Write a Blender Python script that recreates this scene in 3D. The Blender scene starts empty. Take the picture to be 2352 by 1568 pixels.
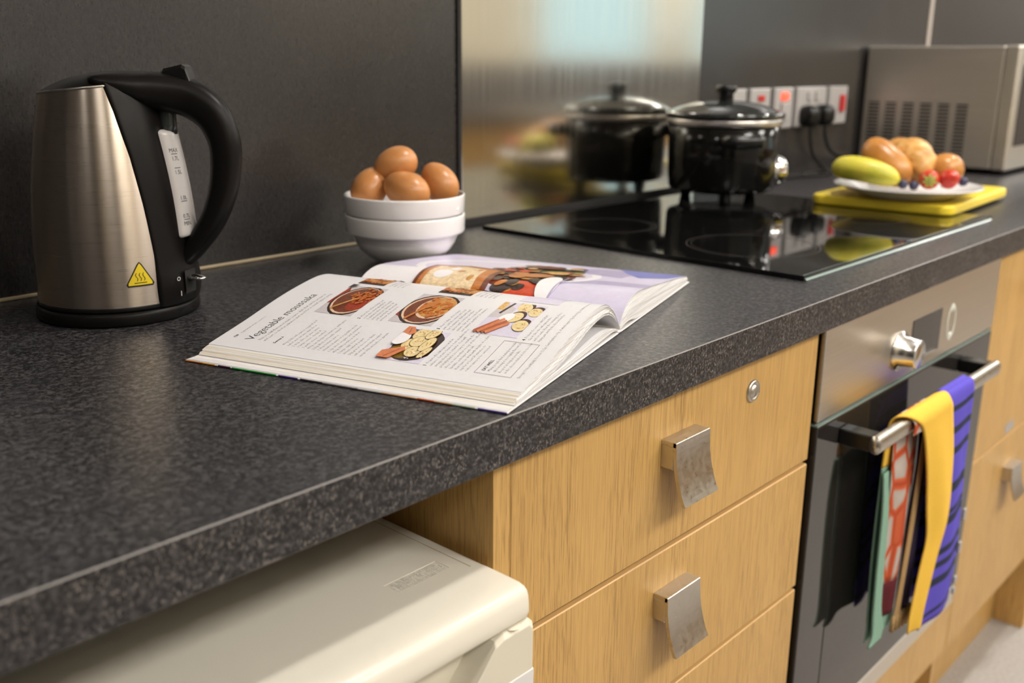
import bpy, bmesh, math, random
from math import sin, cos, pi, radians, sqrt, exp
from mathutils import Vector, Matrix

random.seed(11)
scn = bpy.context.scene
COL = scn.collection

# ------------------------------------------------------------------ camera
cam_d = bpy.data.cameras.new('camera')
cam = bpy.data.objects.new('camera', cam_d)
COL.objects.link(cam)
RX, RY, RZ = (0.6749, -0.7379, 0.0076), (0.1955, 0.1888, 0.9624), (-0.7116, -0.6480, 0.2717)
M = Matrix(((RX[0], RY[0], RZ[0]), (RX[1], RY[1], RZ[1]), (RX[2], RY[2], RZ[2])))
cam.matrix_world = Matrix.Translation((0.0, -0.4537, 1.145)) @ M.to_4x4()
cam_d.sensor_width = 36.0
cam_d.lens = 2290.9 / 2352 * 36.0
cam_d.clip_start = 0.02
cam_d.dof.use_dof = True
cam_d.dof.focus_distance = 0.85
cam_d.dof.aperture_fstop = 5.0
scn.camera = cam

# ------------------------------------------------------------------ world and exposure
world = bpy.data.worlds.new('sky')
scn.world = world
world.use_nodes = True
wn = world.node_tree.nodes
wn['Background'].inputs[0].default_value = (0.62, 0.80, 0.86, 1)
wn['Background'].inputs[1].default_value = 1.5
vs = scn.view_settings
vs.view_transform = 'Standard'
vs.look = 'None'
vs.gamma = 1
vs.use_curve_mapping = False
vs.exposure = 0.06
# ceiling lamps: (x, y, radiance); built with their fittings further down
LAMPS = [(-0.7, -0.18, 45), (1.45, -0.18, 320), (2.85, -0.18, 260), (4.5, -0.18, 160)]
# square ceiling panels, added as fill light and for worktop sheen: (x, y, radiance)
FILL_PANELS = [(-0.6, -1.7, 8), (0.45, -1.7, 17), (1.45, -1.7, 23), (2.85, -1.7, 26), (5.2, -1.5, 22), (5.9, -0.3, 26), (7.0, -0.3, 26)]
LAMP_COL = (1.0, 0.962, 0.915)

# ------------------------------------------------------------------ helpers
def s2l(r, g, b):
    f = lambda c: (c / 255 / 12.92) if c <= 10.3 else ((c / 255 + 0.055) / 1.055) ** 2.4
    return (f(r), f(g), f(b), 1)

def link(o, parent=None):
    COL.objects.link(o)
    if parent is not None:
        o.parent = parent
    return o

def tag(o, label=None, cat=None, group=None, kind=None):
    if label: o['label'] = label
    if cat: o['category'] = cat
    if group: o['group'] = group
    if kind: o['kind'] = kind
    return o

def thing(name, loc, label, cat, group=None, rotz=0.0):
    o = bpy.data.objects.new(name, None)
    o.empty_display_size = 0.03
    link(o)
    o.location = loc
    o.rotation_euler = (0, 0, rotz)
    return tag(o, label, cat, group)

def wloc(parent):
    p = Vector((0, 0, 0))
    while parent is not None:
        p += Vector(parent.location)
        parent = parent.parent
    return p

def mk(name, geos, mats, parent=None, smooth=None, local=False, loc=None):
    """geos: list of (verts, faces[, slot[, smooth]]) -> ONE mesh object. World coordinates unless local."""
    if not isinstance(mats, (list, tuple)): mats = [mats]
    V, F, S, SM = [], [], [], []
    for g in geos:
        off = len(V)
        V += [tuple(v) for v in g[0]]
        F += [tuple(i + off for i in f) for f in g[1]]
        S += [g[2] if len(g) > 2 else 0] * len(g[1])
        SM += [g[3] if len(g) > 3 else True] * len(g[1])
    base = Vector(loc) if loc is not None else Vector((0, 0, 0))
    if not local:
        sh = wloc(parent) + base
        V = [(v[0] - sh.x, v[1] - sh.y, v[2] - sh.z) for v in V]
    me = bpy.data.meshes.new(name)
    me.from_pydata(V, [], F)
    for m in mats: me.materials.append(m)
    me.polygons.foreach_set('material_index', S)
    me.polygons.foreach_set('use_smooth', SM if smooth is None else [smooth] * len(F))
    me.update()
    o = bpy.data.objects.new(name, me)
    o.location = base
    return link(o, parent)

def bmg(bm):
    bm.verts.index_update()
    r = ([tuple(v.co) for v in bm.verts], [tuple(v.index for v in f.verts) for f in bm.faces])
    bm.free()
    return r

def box(x0, x1, y0, y1, z0, z1, bev=0.0, seg=2, slot=0):
    bm = bmesh.new()
    bmesh.ops.create_cube(bm, size=1)
    for v in bm.verts:
        v.co = ((x0 + x1) / 2 + v.co.x * (x1 - x0), (y0 + y1) / 2 + v.co.y * (y1 - y0), (z0 + z1) / 2 + v.co.z * (z1 - z0))
    if bev > 0:
        bmesh.ops.bevel(bm, geom=bm.edges[:], offset=bev, segments=seg, profile=0.5, affect='EDGES')
    v, f = bmg(bm)
    return (v, f, slot, False)

def xf(g, M):
    return ([tuple(M @ Vector(v)) for v in g[0]],) + tuple(g[1:])

def lathe(prof, c=(0, 0, 0), n=64, slot=0, arc=None, smooth=True):
    """prof: list of (r, z). r=0 ends close the surface. arc = (a0, a1) for a partial turn."""
    V, F = [], []
    full = arc is None
    a0, a1 = (0, 2 * pi) if full else arc
    m = n if full else n + 1
    for r, z in prof:
        for k in range(m):
            a = a0 + (a1 - a0) * k / n
            V.append((c[0] + r * cos(a), c[1] + r * sin(a), c[2] + z))
    for i in range(len(prof) - 1):
        for k in range(n):
            k2 = (k + 1) % m
            q = (i * m + k, i * m + k2, (i + 1) * m + k2, (i + 1) * m + k)
            if prof[i][0] == 0: q = (q[0], q[2], q[3])
            elif prof[i + 1][0] == 0: q = (q[0], q[1], q[2])
            F.append(q)
    return (V, F, slot, smooth)

def smoothpath(pts, n=8):
    P = [Vector(p) for p in pts]
    out = []
    for i in range(len(P) - 1):
        p0 = P[i - 1] if i else P[0] * 2 - P[1]
        p1, p2 = P[i], P[i + 1]
        p3 = P[i + 2] if i + 2 < len(P) else P[-1] * 2 - P[-2]
        for k in range(n):
            t = k / n
            out.append(0.5 * ((2 * p1) + (p2 - p0) * t + (2 * p0 - 5 * p1 + 4 * p2 - p3) * t * t + (3 * p1 - p0 - 3 * p2 + p3) * t ** 3))
    out.append(P[-1])
    return out

def tube(path, rad, n=10, slot=0, cap=True):
    P = [Vector(p) for p in path]
    V, F = [], []
    up = Vector((0.13, 0.21, 0.97)).normalized()
    prev = None
    for i, p in enumerate(P):
        t = (P[min(i + 1, len(P) - 1)] - P[max(i - 1, 0)]).normalized()
        a = prev if prev is not None else up.cross(t)
        a = (a - t * a.dot(t)).normalized()
        prev = a
        b = t.cross(a)
        r = rad(i / (len(P) - 1)) if callable(rad) else rad
        for k in range(n):
            an = 2 * pi * k / n
            V.append(tuple(p + a * (r * cos(an)) + b * (r * sin(an))))
    for i in range(len(P) - 1):
        for k in range(n):
            k2 = (k + 1) % n
            F.append((i * n + k, i * n + k2, (i + 1) * n + k2, (i + 1) * n + k))
    if cap:
        F.append(tuple(range(n))[::-1])
        F.append(tuple(range((len(P) - 1) * n, len(P) * n)))
    return (V, F, slot, True)

def loft(rings, slot=0, closed=True, cap=True, smooth=True):
    n = len(rings[0])
    V = [tuple(p) for r in rings for p in r]
    F = []
    for i in range(len(rings) - 1):
        for k in range(n if closed else n - 1):
            k2 = (k + 1) % n
            F.append((i * n + k, i * n + k2, (i + 1) * n + k2, (i + 1) * n + k))
    if cap and closed:
        F.append(tuple(range(n))[::-1])
        F.append(tuple(range((len(rings) - 1) * n, len(rings) * n)))
    return (V, F, slot, smooth)

def grid(fn, nu, nv, slot=0):
    V = [tuple(fn(i / nu, j / nv)) for j in range(nv + 1) for i in range(nu + 1)]
    F = [(j * (nu + 1) + i, j * (nu + 1) + i + 1, (j + 1) * (nu + 1) + i + 1, (j + 1) * (nu + 1) + i) for j in range(nv) for i in range(nu)]
    return (V, F, slot, True)

def interp(x, xs, ys):
    if x <= xs[0]: return ys[0]
    for i in range(len(xs) - 1):
        if x <= xs[i + 1]:
            return ys[i] + (ys[i + 1] - ys[i]) * (x - xs[i]) / (xs[i + 1] - xs[i])
    return ys[-1]

def crom(x, xs, ys):
    """smooth interpolation through points"""
    if x <= xs[0]: return ys[0]
    if x >= xs[-1]: return ys[-1]
    for i in range(len(xs) - 1):
        if x <= xs[i + 1]: break
    h = xs[i + 1] - xs[i]
    t = (x - xs[i]) / h
    def sl(k):
        if k == 0: return (ys[1] - ys[0]) / (xs[1] - xs[0])
        if k == len(xs) - 1: return (ys[-1] - ys[-2]) / (xs[-1] - xs[-2])
        return (ys[k + 1] - ys[k - 1]) / (xs[k + 1] - xs[k - 1])
    m0, m1 = sl(i) * h, sl(i + 1) * h
    return (2 * t ** 3 - 3 * t * t + 1) * ys[i] + (t ** 3 - 2 * t * t + t) * m0 + (-2 * t ** 3 + 3 * t * t) * ys[i + 1] + (t ** 3 - t * t) * m1

_fc = {}
def text_geo(body, size, offset=0.0, spacing=1.0, res=2):
    """flat text outline as (verts2d, faces) from the built-in font"""
    cu = bpy.data.curves.new('lettering', 'FONT')
    cu.body = body
    cu.size = size
    cu.offset = offset
    cu.space_character = spacing
    cu.resolution_u = res
    o = bpy.data.objects.new('lettering', cu)
    COL.objects.link(o)
    dg = bpy.context.evaluated_depsgraph_get()
    me = o.evaluated_get(dg).to_mesh()
    V = [(v.co.x, v.co.y) for v in me.vertices]
    F = [tuple(p.vertices) for p in me.polygons]
    o.evaluated_get(dg).to_mesh_clear()
    bpy.data.objects.remove(o)
    bpy.data.curves.remove(cu)
    return V, F

# ------------------------------------------------------------------ materials
def mat(name, col, rough=0.5, metal=0.0, spec=0.5, coat=0.0, emit=None, estr=0.0, trans=0.0, sub=0.0):
    m = bpy.data.materials.new(name)
    m.use_nodes = True
    b = m.node_tree.nodes['Principled BSDF']
    b.inputs['Base Color'].default_value = tuple(col[:3]) + (1,)
    b.inputs['Roughness'].default_value = rough
    b.inputs['Metallic'].default_value = metal
    b.inputs['Specular IOR Level'].default_value = spec
    b.inputs['Coat Weight'].default_value = coat
    b.inputs['Coat Roughness'].default_value = 0.06
    b.inputs['Transmission Weight'].default_value = trans
    if sub:
        b.inputs['Subsurface Weight'].default_value = sub
        b.inputs['Subsurface Radius'].default_value = (0.01, 0.006, 0.004)
    if emit:
        b.inputs['Emission Color'].default_value = tuple(emit[:3]) + (1,)
        b.inputs['Emission Strength'].default_value = estr
    return m

class N:
    """small node builder on top of a principled material"""
    def __init__(s, m):
        s.m = m; s.t = m.node_tree; s.b = s.t.nodes['Principled BSDF']
        s.tc = s.t.nodes.new('ShaderNodeTexCoord')
    def new(s, k, **kw):
        n = s.t.nodes.new(k)
        for a, v in kw.items(): setattr(n, a, v)
        return n
    def lk(s, a, b): s.t.links.new(a, b)
    def coord(s, scale=(1, 1, 1), rot=(0, 0, 0), src='Object'):
        mp = s.new('ShaderNodeMapping')
        mp.inputs['Scale'].default_value = scale
        mp.inputs['Rotation'].default_value = rot
        s.lk(s.tc.outputs[src], mp.inputs['Vector'])
        return mp.outputs[0]
    def noise(s, vec, scale, detail=2.0, rough=0.5, dist=0.0):
        n = s.new('ShaderNodeTexNoise')
        n.inputs['Scale'].default_value = scale
        n.inputs['Detail'].default_value = detail
        n.inputs['Roughness'].default_value = rough
        n.inputs['Distortion'].default_value = dist
        s.lk(vec, n.inputs['Vector'])
        return n.outputs['Fac']
    def ramp(s, fac, stops, mode='LINEAR'):
        r = s.new('ShaderNodeValToRGB')
        r.color_ramp.interpolation = mode
        e = r.color_ramp.elements
        while len(e) < len(stops): e.new(0.5)
        for el, (p, c) in zip(e, stops):
            el.position = p
            el.color = tuple(c[:3]) + (1,) if len(c) >= 3 else (c[0],) * 3 + (1,)
        s.lk(fac, r.inputs['Fac'])
        return r.outputs['Color']
    def mix(s, fac, a, b, mode='MIX'):
        n = s.new('ShaderNodeMix', data_type='RGBA', blend_type=mode)
        if isinstance(fac, (int, float)): n.inputs['Factor'].default_value = fac
        else: s.lk(fac, n.inputs['Factor'])
        for i, v in ((6, a), (7, b)):
            if isinstance(v, tuple): n.inputs[i].default_value = tuple(v[:3]) + (1,)
            else: s.lk(v, n.inputs[i])
        return n.outputs[2]
    def math(s, op, a, b=None):
        n = s.new('ShaderNodeMath', operation=op)
        for i, v in ((0, a), (1, b)):
            if v is None: continue
            if isinstance(v, (int, float)): n.inputs[i].default_value = v
            else: s.lk(v, n.inputs[i])
        return n.outputs[0]
    def sep(s, vec):
        n = s.new('ShaderNodeSeparateXYZ'); s.lk(vec, n.inputs[0]); return n.outputs
    def base(s, c): s.lk(c, s.b.inputs['Base Color'])
    def rough(s, c): s.lk(c, s.b.inputs['Roughness'])
    def bump(s, h, strength=0.2, dist=0.001):
        n = s.new('ShaderNodeBump')
        n.inputs['Strength'].default_value = strength
        n.inputs['Distance'].default_value = dist
        s.lk(h, n.inputs['Height'])
        s.lk(n.outputs[0], s.b.inputs['Normal'])

def g3(v): return (v, v, v)

# speckled charcoal worktop laminate; the edge band shows the flecks more boldly
def laminate(name, sc, fleck, lo, hi):
    m = mat(name, (0.03, 0.03, 0.03), 0.36)
    n = N(m)
    c = n.coord()
    big = n.noise(c, 28, 2, 0.5)
    mid = n.noise(c, 190, 4, 0.68)
    fine = n.noise(c, 520, 3, 0.6)
    col = n.ramp(mid, [(0.36, (0.0045, 0.0043, 0.0048)), (0.50, (0.0165, 0.0158, 0.0172)), (0.64, (0.078, 0.073, 0.075))])
    fl = n.ramp(n.noise(n.coord((1, 1, 0.7)), sc, 3, 0.62), [(lo, g3(0)), (hi, g3(1))])
    fl2 = n.ramp(n.noise(n.coord(), 75, 2, 0.5), [(0.34, g3(0.15)), (0.62, g3(0.85))])
    col = n.mix(n.mix(1.0, fl, fl2, 'MULTIPLY'), col, fleck)
    col = n.mix(n.ramp(big, [(0.35, g3(0)), (0.7, g3(0.30))]), col, (0.022, 0.021, 0.028))
    n.base(col)
    n.rough(n.ramp(mid, [(0.3, g3(0.40)), (0.7, g3(0.30))]))
    n.bump(fine, 0.16, 0.0004)
    return m
m_top = laminate('speckled_laminate', 440, (0.135, 0.122, 0.118), 0.54, 0.64)
m_topfront = laminate('speckled_edge_band', 460, (0.25, 0.215, 0.195), 0.535, 0.62)

m_topedge = mat('laminate_edge_highlight', (0.26, 0.245, 0.235), 0.22)  # lighter colour paints a highlight along the worktop's front chamfer
# dark wall laminate: faint vertical streaks, satin sheen
m_wall = mat('charcoal_wall_laminate', (0.04, 0.036, 0.033), 0.24, spec=0.7)
n = N(m_wall)
st = n.noise(n.coord((520, 520, 170)), 1, 3, 0.6)
cl = n.noise(n.coord(), 14, 3, 0.6)
sp = n.noise(n.coord(), 420, 2, 0.6)
col = n.ramp(st, [(0.3, (0.017, 0.0152, 0.0145)), (0.7, (0.035, 0.0315, 0.030))])
col = n.mix(n.ramp(sp, [(0.60, g3(0)), (0.70, g3(0.4))]), col, (0.075, 0.068, 0.064))
n.base(n.mix(n.ramp(cl, [(0.35, g3(0.0)), (0.7, g3(0.30))]), col, (0.024, 0.0215, 0.021)))
n.rough(n.ramp(cl, [(0.3, g3(0.21)), (0.7, g3(0.26))]))
n.bump(st, 0.05, 0.0003)

# oak laminate with an upright grain
def oak(name, a, b, dark):
    m = mat(name, b, 0.42)
    n = N(m)
    w = n.noise(n.coord((1, 1, 0.05)), 14, 3, 0.6, 0.4)
    g = n.noise(n.coord((1, 1, 0.014)), 560, 3, 0.62)
    p = n.noise(n.coord((1, 1, 0.030)), 950, 2, 0.5)
    q = n.noise(n.coord((1, 1, 0.10)), 22, 2, 0.5)
    col = n.ramp(w, [(0.3, a), (0.7, b)])
    col = n.mix(n.ramp(g, [(0.32, g3(0.42)), (0.56, g3(0))]), col, dark)
    pm = n.mix(1.0, n.ramp(p, [(0.53, g3(0)), (0.62, g3(0.62))]), n.ramp(q, [(0.35, g3(0.25)), (0.65, g3(1))]), 'MULTIPLY')
    col = n.mix(pm, col, tuple(v * 0.62 for v in dark[:3]))
    n.base(col)
    n.bump(g, 0.10, 0.0003)
    return m
m_oak = oak('oak_laminate', (0.545, 0.322, 0.098), (0.615, 0.374, 0.122), (0.39, 0.21, 0.062))
m_oak_edge = mat('oak_edging', (0.62, 0.38, 0.15), 0.45)

# steels
def steel(name, col, r0, r1, stretch, bump=0.06, scale=1.0):
    m = mat(name, col, r0, 1.0)
    n = N(m)
    s = n.noise(n.coord(stretch), scale, 3, 0.6)
    n.rough(n.ramp(s, [(0.3, g3(r0)), (0.7, g3(r1))]))
    n.base(n.ramp(s, [(0.25, tuple(v * 0.90 for v in col[:3])), (0.75, col)]))
    n.bump(s, bump, 0.0002)
    return m
m_splash = steel('brushed_splash_steel', (0.72, 0.69, 0.62), 0.10, 0.14, (140, 140, 1.2), 0.03)
m_kettle = steel('brushed_kettle_steel', (0.60, 0.515, 0.435), 0.27, 0.33, (14, 14, 1500), 0.008)
m_kettle.node_tree.nodes['Principled BSDF'].inputs['Anisotropic'].default_value = 0.9
m_kettle.node_tree.nodes['Principled BSDF'].inputs['Anisotropic Rotation'].default_value = 0.25
_t = m_kettle.node_tree.nodes.new('ShaderNodeTangent'); _t.direction_type = 'RADIAL'; _t.axis = 'Z'
m_kettle.node_tree.links.new(_t.outputs[0], m_kettle.node_tree.nodes['Principled BSDF'].inputs['Tangent'])
m_steel = steel('brushed_appliance_steel', (0.76, 0.70, 0.62), 0.30, 0.38, (5, 5, 500), 0.015)
m_micro = steel('satin_microwave_steel', (0.80, 0.74, 0.65), 0.38, 0.46, (5, 5, 500), 0.015)
m_handle = steel('satin_nickel', (0.60, 0.56, 0.50), 0.26, 0.38, (160, 160, 160), 0.03)
m_chrome = mat('polished_chrome', (0.85, 0.84, 0.82), 0.06, 1.0)

m_black = mat('black_plastic', (0.007, 0.0065, 0.006), 0.26, spec=0.4)
m_black_satin = mat('satin_black_plastic', (0.007, 0.006, 0.0055), 0.38, spec=0.16)
m_black_gloss = mat('gloss_black_enamel', (0.006, 0.0055, 0.005), 0.10, spec=0.30)
m_rubber = mat('black_rubber', (0.01, 0.01, 0.01), 0.7)
m_hob = mat('black_ceramic_glass', (0.004, 0.004, 0.004), 0.03, spec=0.55)
m_ring = mat('grey_hob_print', (0.10, 0.085, 0.08), 0.15)
m_ovenglass = mat('dark_oven_glass', (0.022, 0.019, 0.017), 0.045, spec=0.6)
m_glassedge = mat('green_glass_edge', (0.25, 0.32, 0.29), 0.15)
m_white = mat('white_plastic', (0.37, 0.35, 0.34), 0.35)
m_red = mat('red_switch', (0.45, 0.02, 0.02), 0.3)
m_neon = mat('lit_red_neon', (0.8, 0.05, 0.03), 0.3, emit=(1.0, 0.09, 0.04), estr=1.6)
m_gap = mat('dark_gap', (0.008, 0.007, 0.006), 0.8)
m_seal = mat('beige_sealant', (0.34, 0.27, 0.16), 0.5)
m_cream = mat('cream_enamel', (0.72, 0.675, 0.575), 0.28)
n = N(m_cream); n.bump(n.noise(n.coord(), 900, 2), 0.02, 0.0002)
m_cream_door = mat('cream_plastic', (0.70, 0.65, 0.53), 0.33)
m_greydoor = mat('pale_grey_enamel', (0.72, 0.70, 0.68), 0.35)
m_ceramic = mat('white_glazed_china', (0.80, 0.775, 0.76), 0.12, coat=0.4)
m_yellow = mat('yellow_chopping_plastic', (0.90, 0.68, 0.045), 0.32)
m_paint = mat('cream_wall_paint', (0.78, 0.72, 0.58), 0.7)
m_ceil = mat('white_ceiling_paint', (0.82, 0.80, 0.76), 0.8)
m_floor = mat('grey_vinyl', (0.36, 0.33, 0.30), 0.45)
n = N(m_floor)
f1 = n.noise(n.coord(), 160, 3, 0.7)
n.base(n.ramp(f1, [(0.3, (0.30, 0.275, 0.25)), (0.7, (0.44, 0.41, 0.38))]))

# ------------------------------------------------------------------ room shell
def struct(name, geos, mats, kind='structure', **kw):
    o = mk(name, geos, mats, **kw)
    o['kind'] = kind
    return o
YB, ZT = 0.613, 0.90                     # wall behind the worktop, worktop height
X0, X1, YF, ZC = -1.7, 7.6, -2.05, 2.45
struct('floor', [box(X0, X1, YF, YB + 0.1, -0.05, 0.0)], m_floor)
struct('ceiling', [box(X0, X1, YF, YB + 0.1, ZC, ZC + 0.05)], m_ceil)
struct('wall_back', [box(X0, X1, YB, YB + 0.1, 0, ZC)], m_wall)
struct('wall_left', [box(X0 - 0.1, X0, YF - 0.1, YB + 0.1, 0, ZC)], m_wall)
struct('wall_right', [box(X1, X1 + 0.1, YF - 0.1, YB + 0.1, 0, ZC)], mat('taupe_wall_paint', (0.30, 0.27, 0.24), 0.7))
WIN = [(4.28, 5.42, 1.11, 2.2), (5.86, 6.7, 1.11, 2.2)]
fr = [box(X0, X1, YF - 0.1, YF, 0, WIN[0][2]), box(X0, X1, YF - 0.1, YF, WIN[0][3], ZC), box(X0, WIN[0][0], YF - 0.1, YF, WIN[0][2], WIN[0][3]),
      box(WIN[0][1], WIN[1][0], YF - 0.1, YF, WIN[0][2], WIN[0][3]), box(WIN[1][1], X1, YF - 0.1, YF, WIN[0][2], WIN[0][3])]
struct('wall_front', fr, m_paint)
m_frame = mat('white_window_frame', (0.80, 0.79, 0.76), 0.4)
m_pane = mat('window_glass', (0.9, 0.97, 0.97), 0.0, trans=1.0)
m_pane.node_tree.nodes['Principled BSDF'].inputs['IOR'].default_value = 1.05
for i, (a, b, z0, z1) in enumerate(WIN):
    w = struct('window_%d' % (i + 1), [box(a, b, YF - 0.07, YF - 0.02, z0, z0 + 0.05), box(a, b, YF - 0.07, YF - 0.02, z1 - 0.05, z1),
               box(a, a + 0.05, YF - 0.07, YF - 0.02, z0 + 0.05, z1 - 0.05), box(b - 0.05, b, YF - 0.07, YF - 0.02, z0 + 0.05, z1 - 0.05)], m_frame)
    mk('pane', [box(a + 0.05, b - 0.05, YF - 0.048, YF - 0.044, z0 + 0.05, z1 - 0.05)], m_pane, w)
# pale joint strip behind the microwave, dark joint left of the splashback, sealant line on the worktop
struct('trim_1', [box(2.812, 2.832, YB - 0.003, YB - 0.0002, ZT + 0.001, 1.9)], mat('pale_joint_strip', (0.42, 0.37, 0.33), 0.4))
struct('trim_2', [box(X0, 1.053, YB - 0.004, YB - 0.0002, ZT + 0.0002, ZT + 0.004, 0.001, 1)], m_seal)
struct('trim_3', [box(1.0475, 1.0535, YB - 0.0035, YB - 0.0002, ZT + 0.005, 1.75)], m_gap)

# ------------------------------------------------------------------ worktop
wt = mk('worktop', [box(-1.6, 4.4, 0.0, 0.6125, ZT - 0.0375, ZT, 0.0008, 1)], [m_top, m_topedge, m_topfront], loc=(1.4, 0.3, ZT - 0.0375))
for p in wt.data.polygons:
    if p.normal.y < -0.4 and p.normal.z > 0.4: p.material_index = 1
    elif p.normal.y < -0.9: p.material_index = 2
tag(wt, 'long speckled charcoal laminate worktop under the kettle, cookbook and hob', 'worktop')

# steel splashback behind the hob
sp_ = thing('splashback', (1.374, YB - 0.003, ZT), 'brushed steel splashback sheet on the wall behind the hob', 'splashback')
mk('sheet', [box(1.0545, 1.694, YB - 0.0035, YB - 0.0003, ZT + 0.013, 1.75, 0.0006, 1)], m_splash, sp_)
mk('bottom_seal', [box(1.0545, 1.694, YB - 0.0045, YB - 0.0003, ZT + 0.0003, ZT + 0.0125, 0.001, 1)], m_gap, sp_)

# ------------------------------------------------------------------ kettle
K = Vector((0.4548, 0.4936, ZT))
KA = math.atan2(-0.714, 0.70) - radians(4.0)        # handle direction
kd, kn = Vector((cos(KA), sin(KA), 0)), Vector((-sin(KA), cos(KA), 0))
ket = thing('kettle', K, 'brushed steel and black electric kettle beside the wall, left of the bowls', 'kettle')
KZ = [0.012, 0.0155, 0.030, 0.0544, 0.0882, 0.1172, 0.1458, 0.1779, 0.2057, 0.2160, 0.226]
KR = [0.0722, 0.0735, 0.0738, 0.0738, 0.0725, 0.0702, 0.0665, 0.0610, 0.0548, 0.0522, 0.049]
def kr(z): return crom(z, KZ, KR)
def kp(a, z, dr=0.0):
    """point on the kettle wall: a = angle from the handle direction"""
    r = kr(z) + dr
    return Vector((K.x + r * cos(KA + a), K.y + r * sin(KA + a), K.z + z))
def ztop(a): return 0.2165 + 0.0055 * cos(a)
def half_spine(z): return radians(interp(z, [0.0, 0.02, 0.065, 0.113, 0.156, 0.197, 0.225], [37, 37.5, 39, 43, 48, 56, 64]))
# steel wall
def kbody(u, v):
    a = -pi + 2 * pi * u
    z = 0.0185 + (ztop(a) - 0.0185) * v
    return kp(a, z)
mk('body', [grid(kbody, 96, 40)], m_kettle, ket)
# black spine plate behind the gauge
def kspine(u, v):
    zz = 0.0145 + (ztop(0) - 0.0145) * v
    a = (2 * u - 1) * half_spine(zz)
    e = min(1.0, (1 - abs(2 * u - 1)) / 0.06)
    bulge = 0.0055 * exp(-((zz - 0.03) / 0.020) ** 2) * max(0, cos(a * 1.9)) 
    return kp(a, zz, -0.0006 + 0.0022 * sqrt(max(e, 0)) + bulge)
mk('spine', [grid(kspine, 60, 50)], m_black_satin, ket)
# power base and bottom ring
mk('power_base', [lathe([(0, 0), (0.0745, 0), (0.0770, 0.0025), (0.0768, 0.0105), (0.0755, 0.0128), (0.0735, 0.0132), (0, 0.0132)], K, 72)], m_black_satin, ket)
mk('base_ring', [lathe([(0.069, 0.0133), (0.0722, 0.0133), (0.0738, 0.0148), (0.0740, 0.0180), (0.0733, 0.0190)], K, 72)], m_black, ket)
mk('rim_ring', [loft([[kp(2 * pi * k / 72, ztop(2 * pi * k / 72) + dz, dr) for k in range(72)] for dz, dr in ((-0.0008, 0.0004), (0.0004, 0.0012), (0.0014, 0.0006))], cap=False)], m_handle, ket)
# black lid: shallow dome rising towards the handle
def klid(u, v):
    a = 2 * pi * u - pi
    f = 1 - v
    R = kr(ztop(a)) + 0.0004
    x = R * f
    zz = ztop(a) * f + 0.2165 * (1 - f) + 0.0135 * (1 - f ** 2.2) + 0.0006
    return Vector((K.x + x * cos(KA + a), K.y + x * sin(KA + a), K.z + zz))
mk('lid', [grid(klid, 72, 16)], m_black_satin, ket)
# handle: swept oval section from the lid to the foot of the spine
HC = [(-0.002, 0.2270, .0028, .014), (0.012, 0.2250, .0070, .0455), (0.028, 0.2210, .0120, .0440), (0.045, 0.2170, .0150, .0365), (0.062, 0.2140, .0175, .0270), (0.086, 0.2080, .0180, .0170), (0.1055, 0.1945, .0170, .0142), (0.1150, 0.1765, .0155, .0140),
      (0.1182, 0.1565, .0146, .0140), (0.1140, 0.1250, .0136, .0140), (0.1022, 0.0945, .0122, .0140), (0.0845, 0.0690, .0105, .0145), (0.0690, 0.0500, .0070, .0150), (0.0640, 0.0440, .0035, .0150)]
hp = smoothpath([(a, b, 0) for a, b, _, _ in HC], 6)
ht = smoothpath([(c_, d_, 0) for _, _, c_, d_ in HC], 6)
rings = []
for i, p in enumerate(hp):
    t = (hp[min(i + 1, len(hp) - 1)] - hp[max(i - 1, 0)]).normalized()
    nrm = Vector((-t.y, t.x, 0))
    ring = []
    for k in range(24):
        a = 2 * pi * k / 24
        ca, sa = cos(a), sin(a)
        e = 0.80
        x = math.copysign(abs(ca) ** e, ca) * ht[i].x
        y = math.copysign(abs(sa) ** e, sa) * ht[i].y
        q = p + nrm * x
        ring.append(K + kd * q.x + kn * y + Vector((0, 0, q.y)))
    rings.append(ring)
mk('handle', [loft(rings)], m_black_satin, ket)
# lid button on top of the handle
bt = []
for k, (r_, h_, w_) in enumerate([(0.064, 0.0305 - 0.0, .0105), (0.067, 0.0345, .0105), (0.0845, 0.0385, .0110), (0.0880, 0.0365, .0105), (0.0915, 0.0245, .0095)]):
    z_ = 0.2 + h_
    bt.append([K + kd * r_ + kn * (w_ * s_) + Vector((0, 0, z_ - dz)) for s_, dz in ((-1, 0.003), (-0.8, 0.0), (0.8, 0.0), (1, 0.003), (1, 0.016), (-1, 0.016))])
mk('lid_button', [loft(bt, smooth=False)], m_black, ket)
# water gauge
m_gauge = mat('frosted_gauge_plastic', (0.66, 0.63, 0.62), 0.16, sub=0.25)
def gz_(v): return 0.0760 + (0.1790 - 0.0760) * v
GR, GW = 0.0110, 0.0175
def gsurf(u, v, extra=0.0):
    """gauge tube: half-round bulge on the spine, u runs round it, v up it"""
    z = gz_(v)
    ph = (u - 0.5) * pi
    e = sqrt(max(0.0, 1 - max(0, (abs(2 * v - 1) - 0.92) / 0.08) ** 2))
    R = GR * (0.80 + 0.20 * e); W_ = GW * (0.80 + 0.20 * e)
    r = kr(z) - 0.0012
    return K + kd * (r + (R * 1.02 * cos(ph)) * (0.35 + 0.65 * e) + extra * cos(ph)) + kn * ((W_ + extra) * sin(ph)) + Vector((0, 0, z))
gauge = mk('water_gauge', [grid(gsurf, 20, 60)], m_gauge, ket)
mk('gauge_neck', [tube([K + kd * (kr(z) + 0.003 + d) + Vector((0, 0, z)) for z, d in ((0.174, 0), (0.184, 0.0015), (0.192, 0.003), (0.199, 0.006))], lambda t: 0.0078 + 0.001 * t, 16)], mat('smoky_tube', (0.03, 0.035, 0.032), 0.08), ket)
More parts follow.
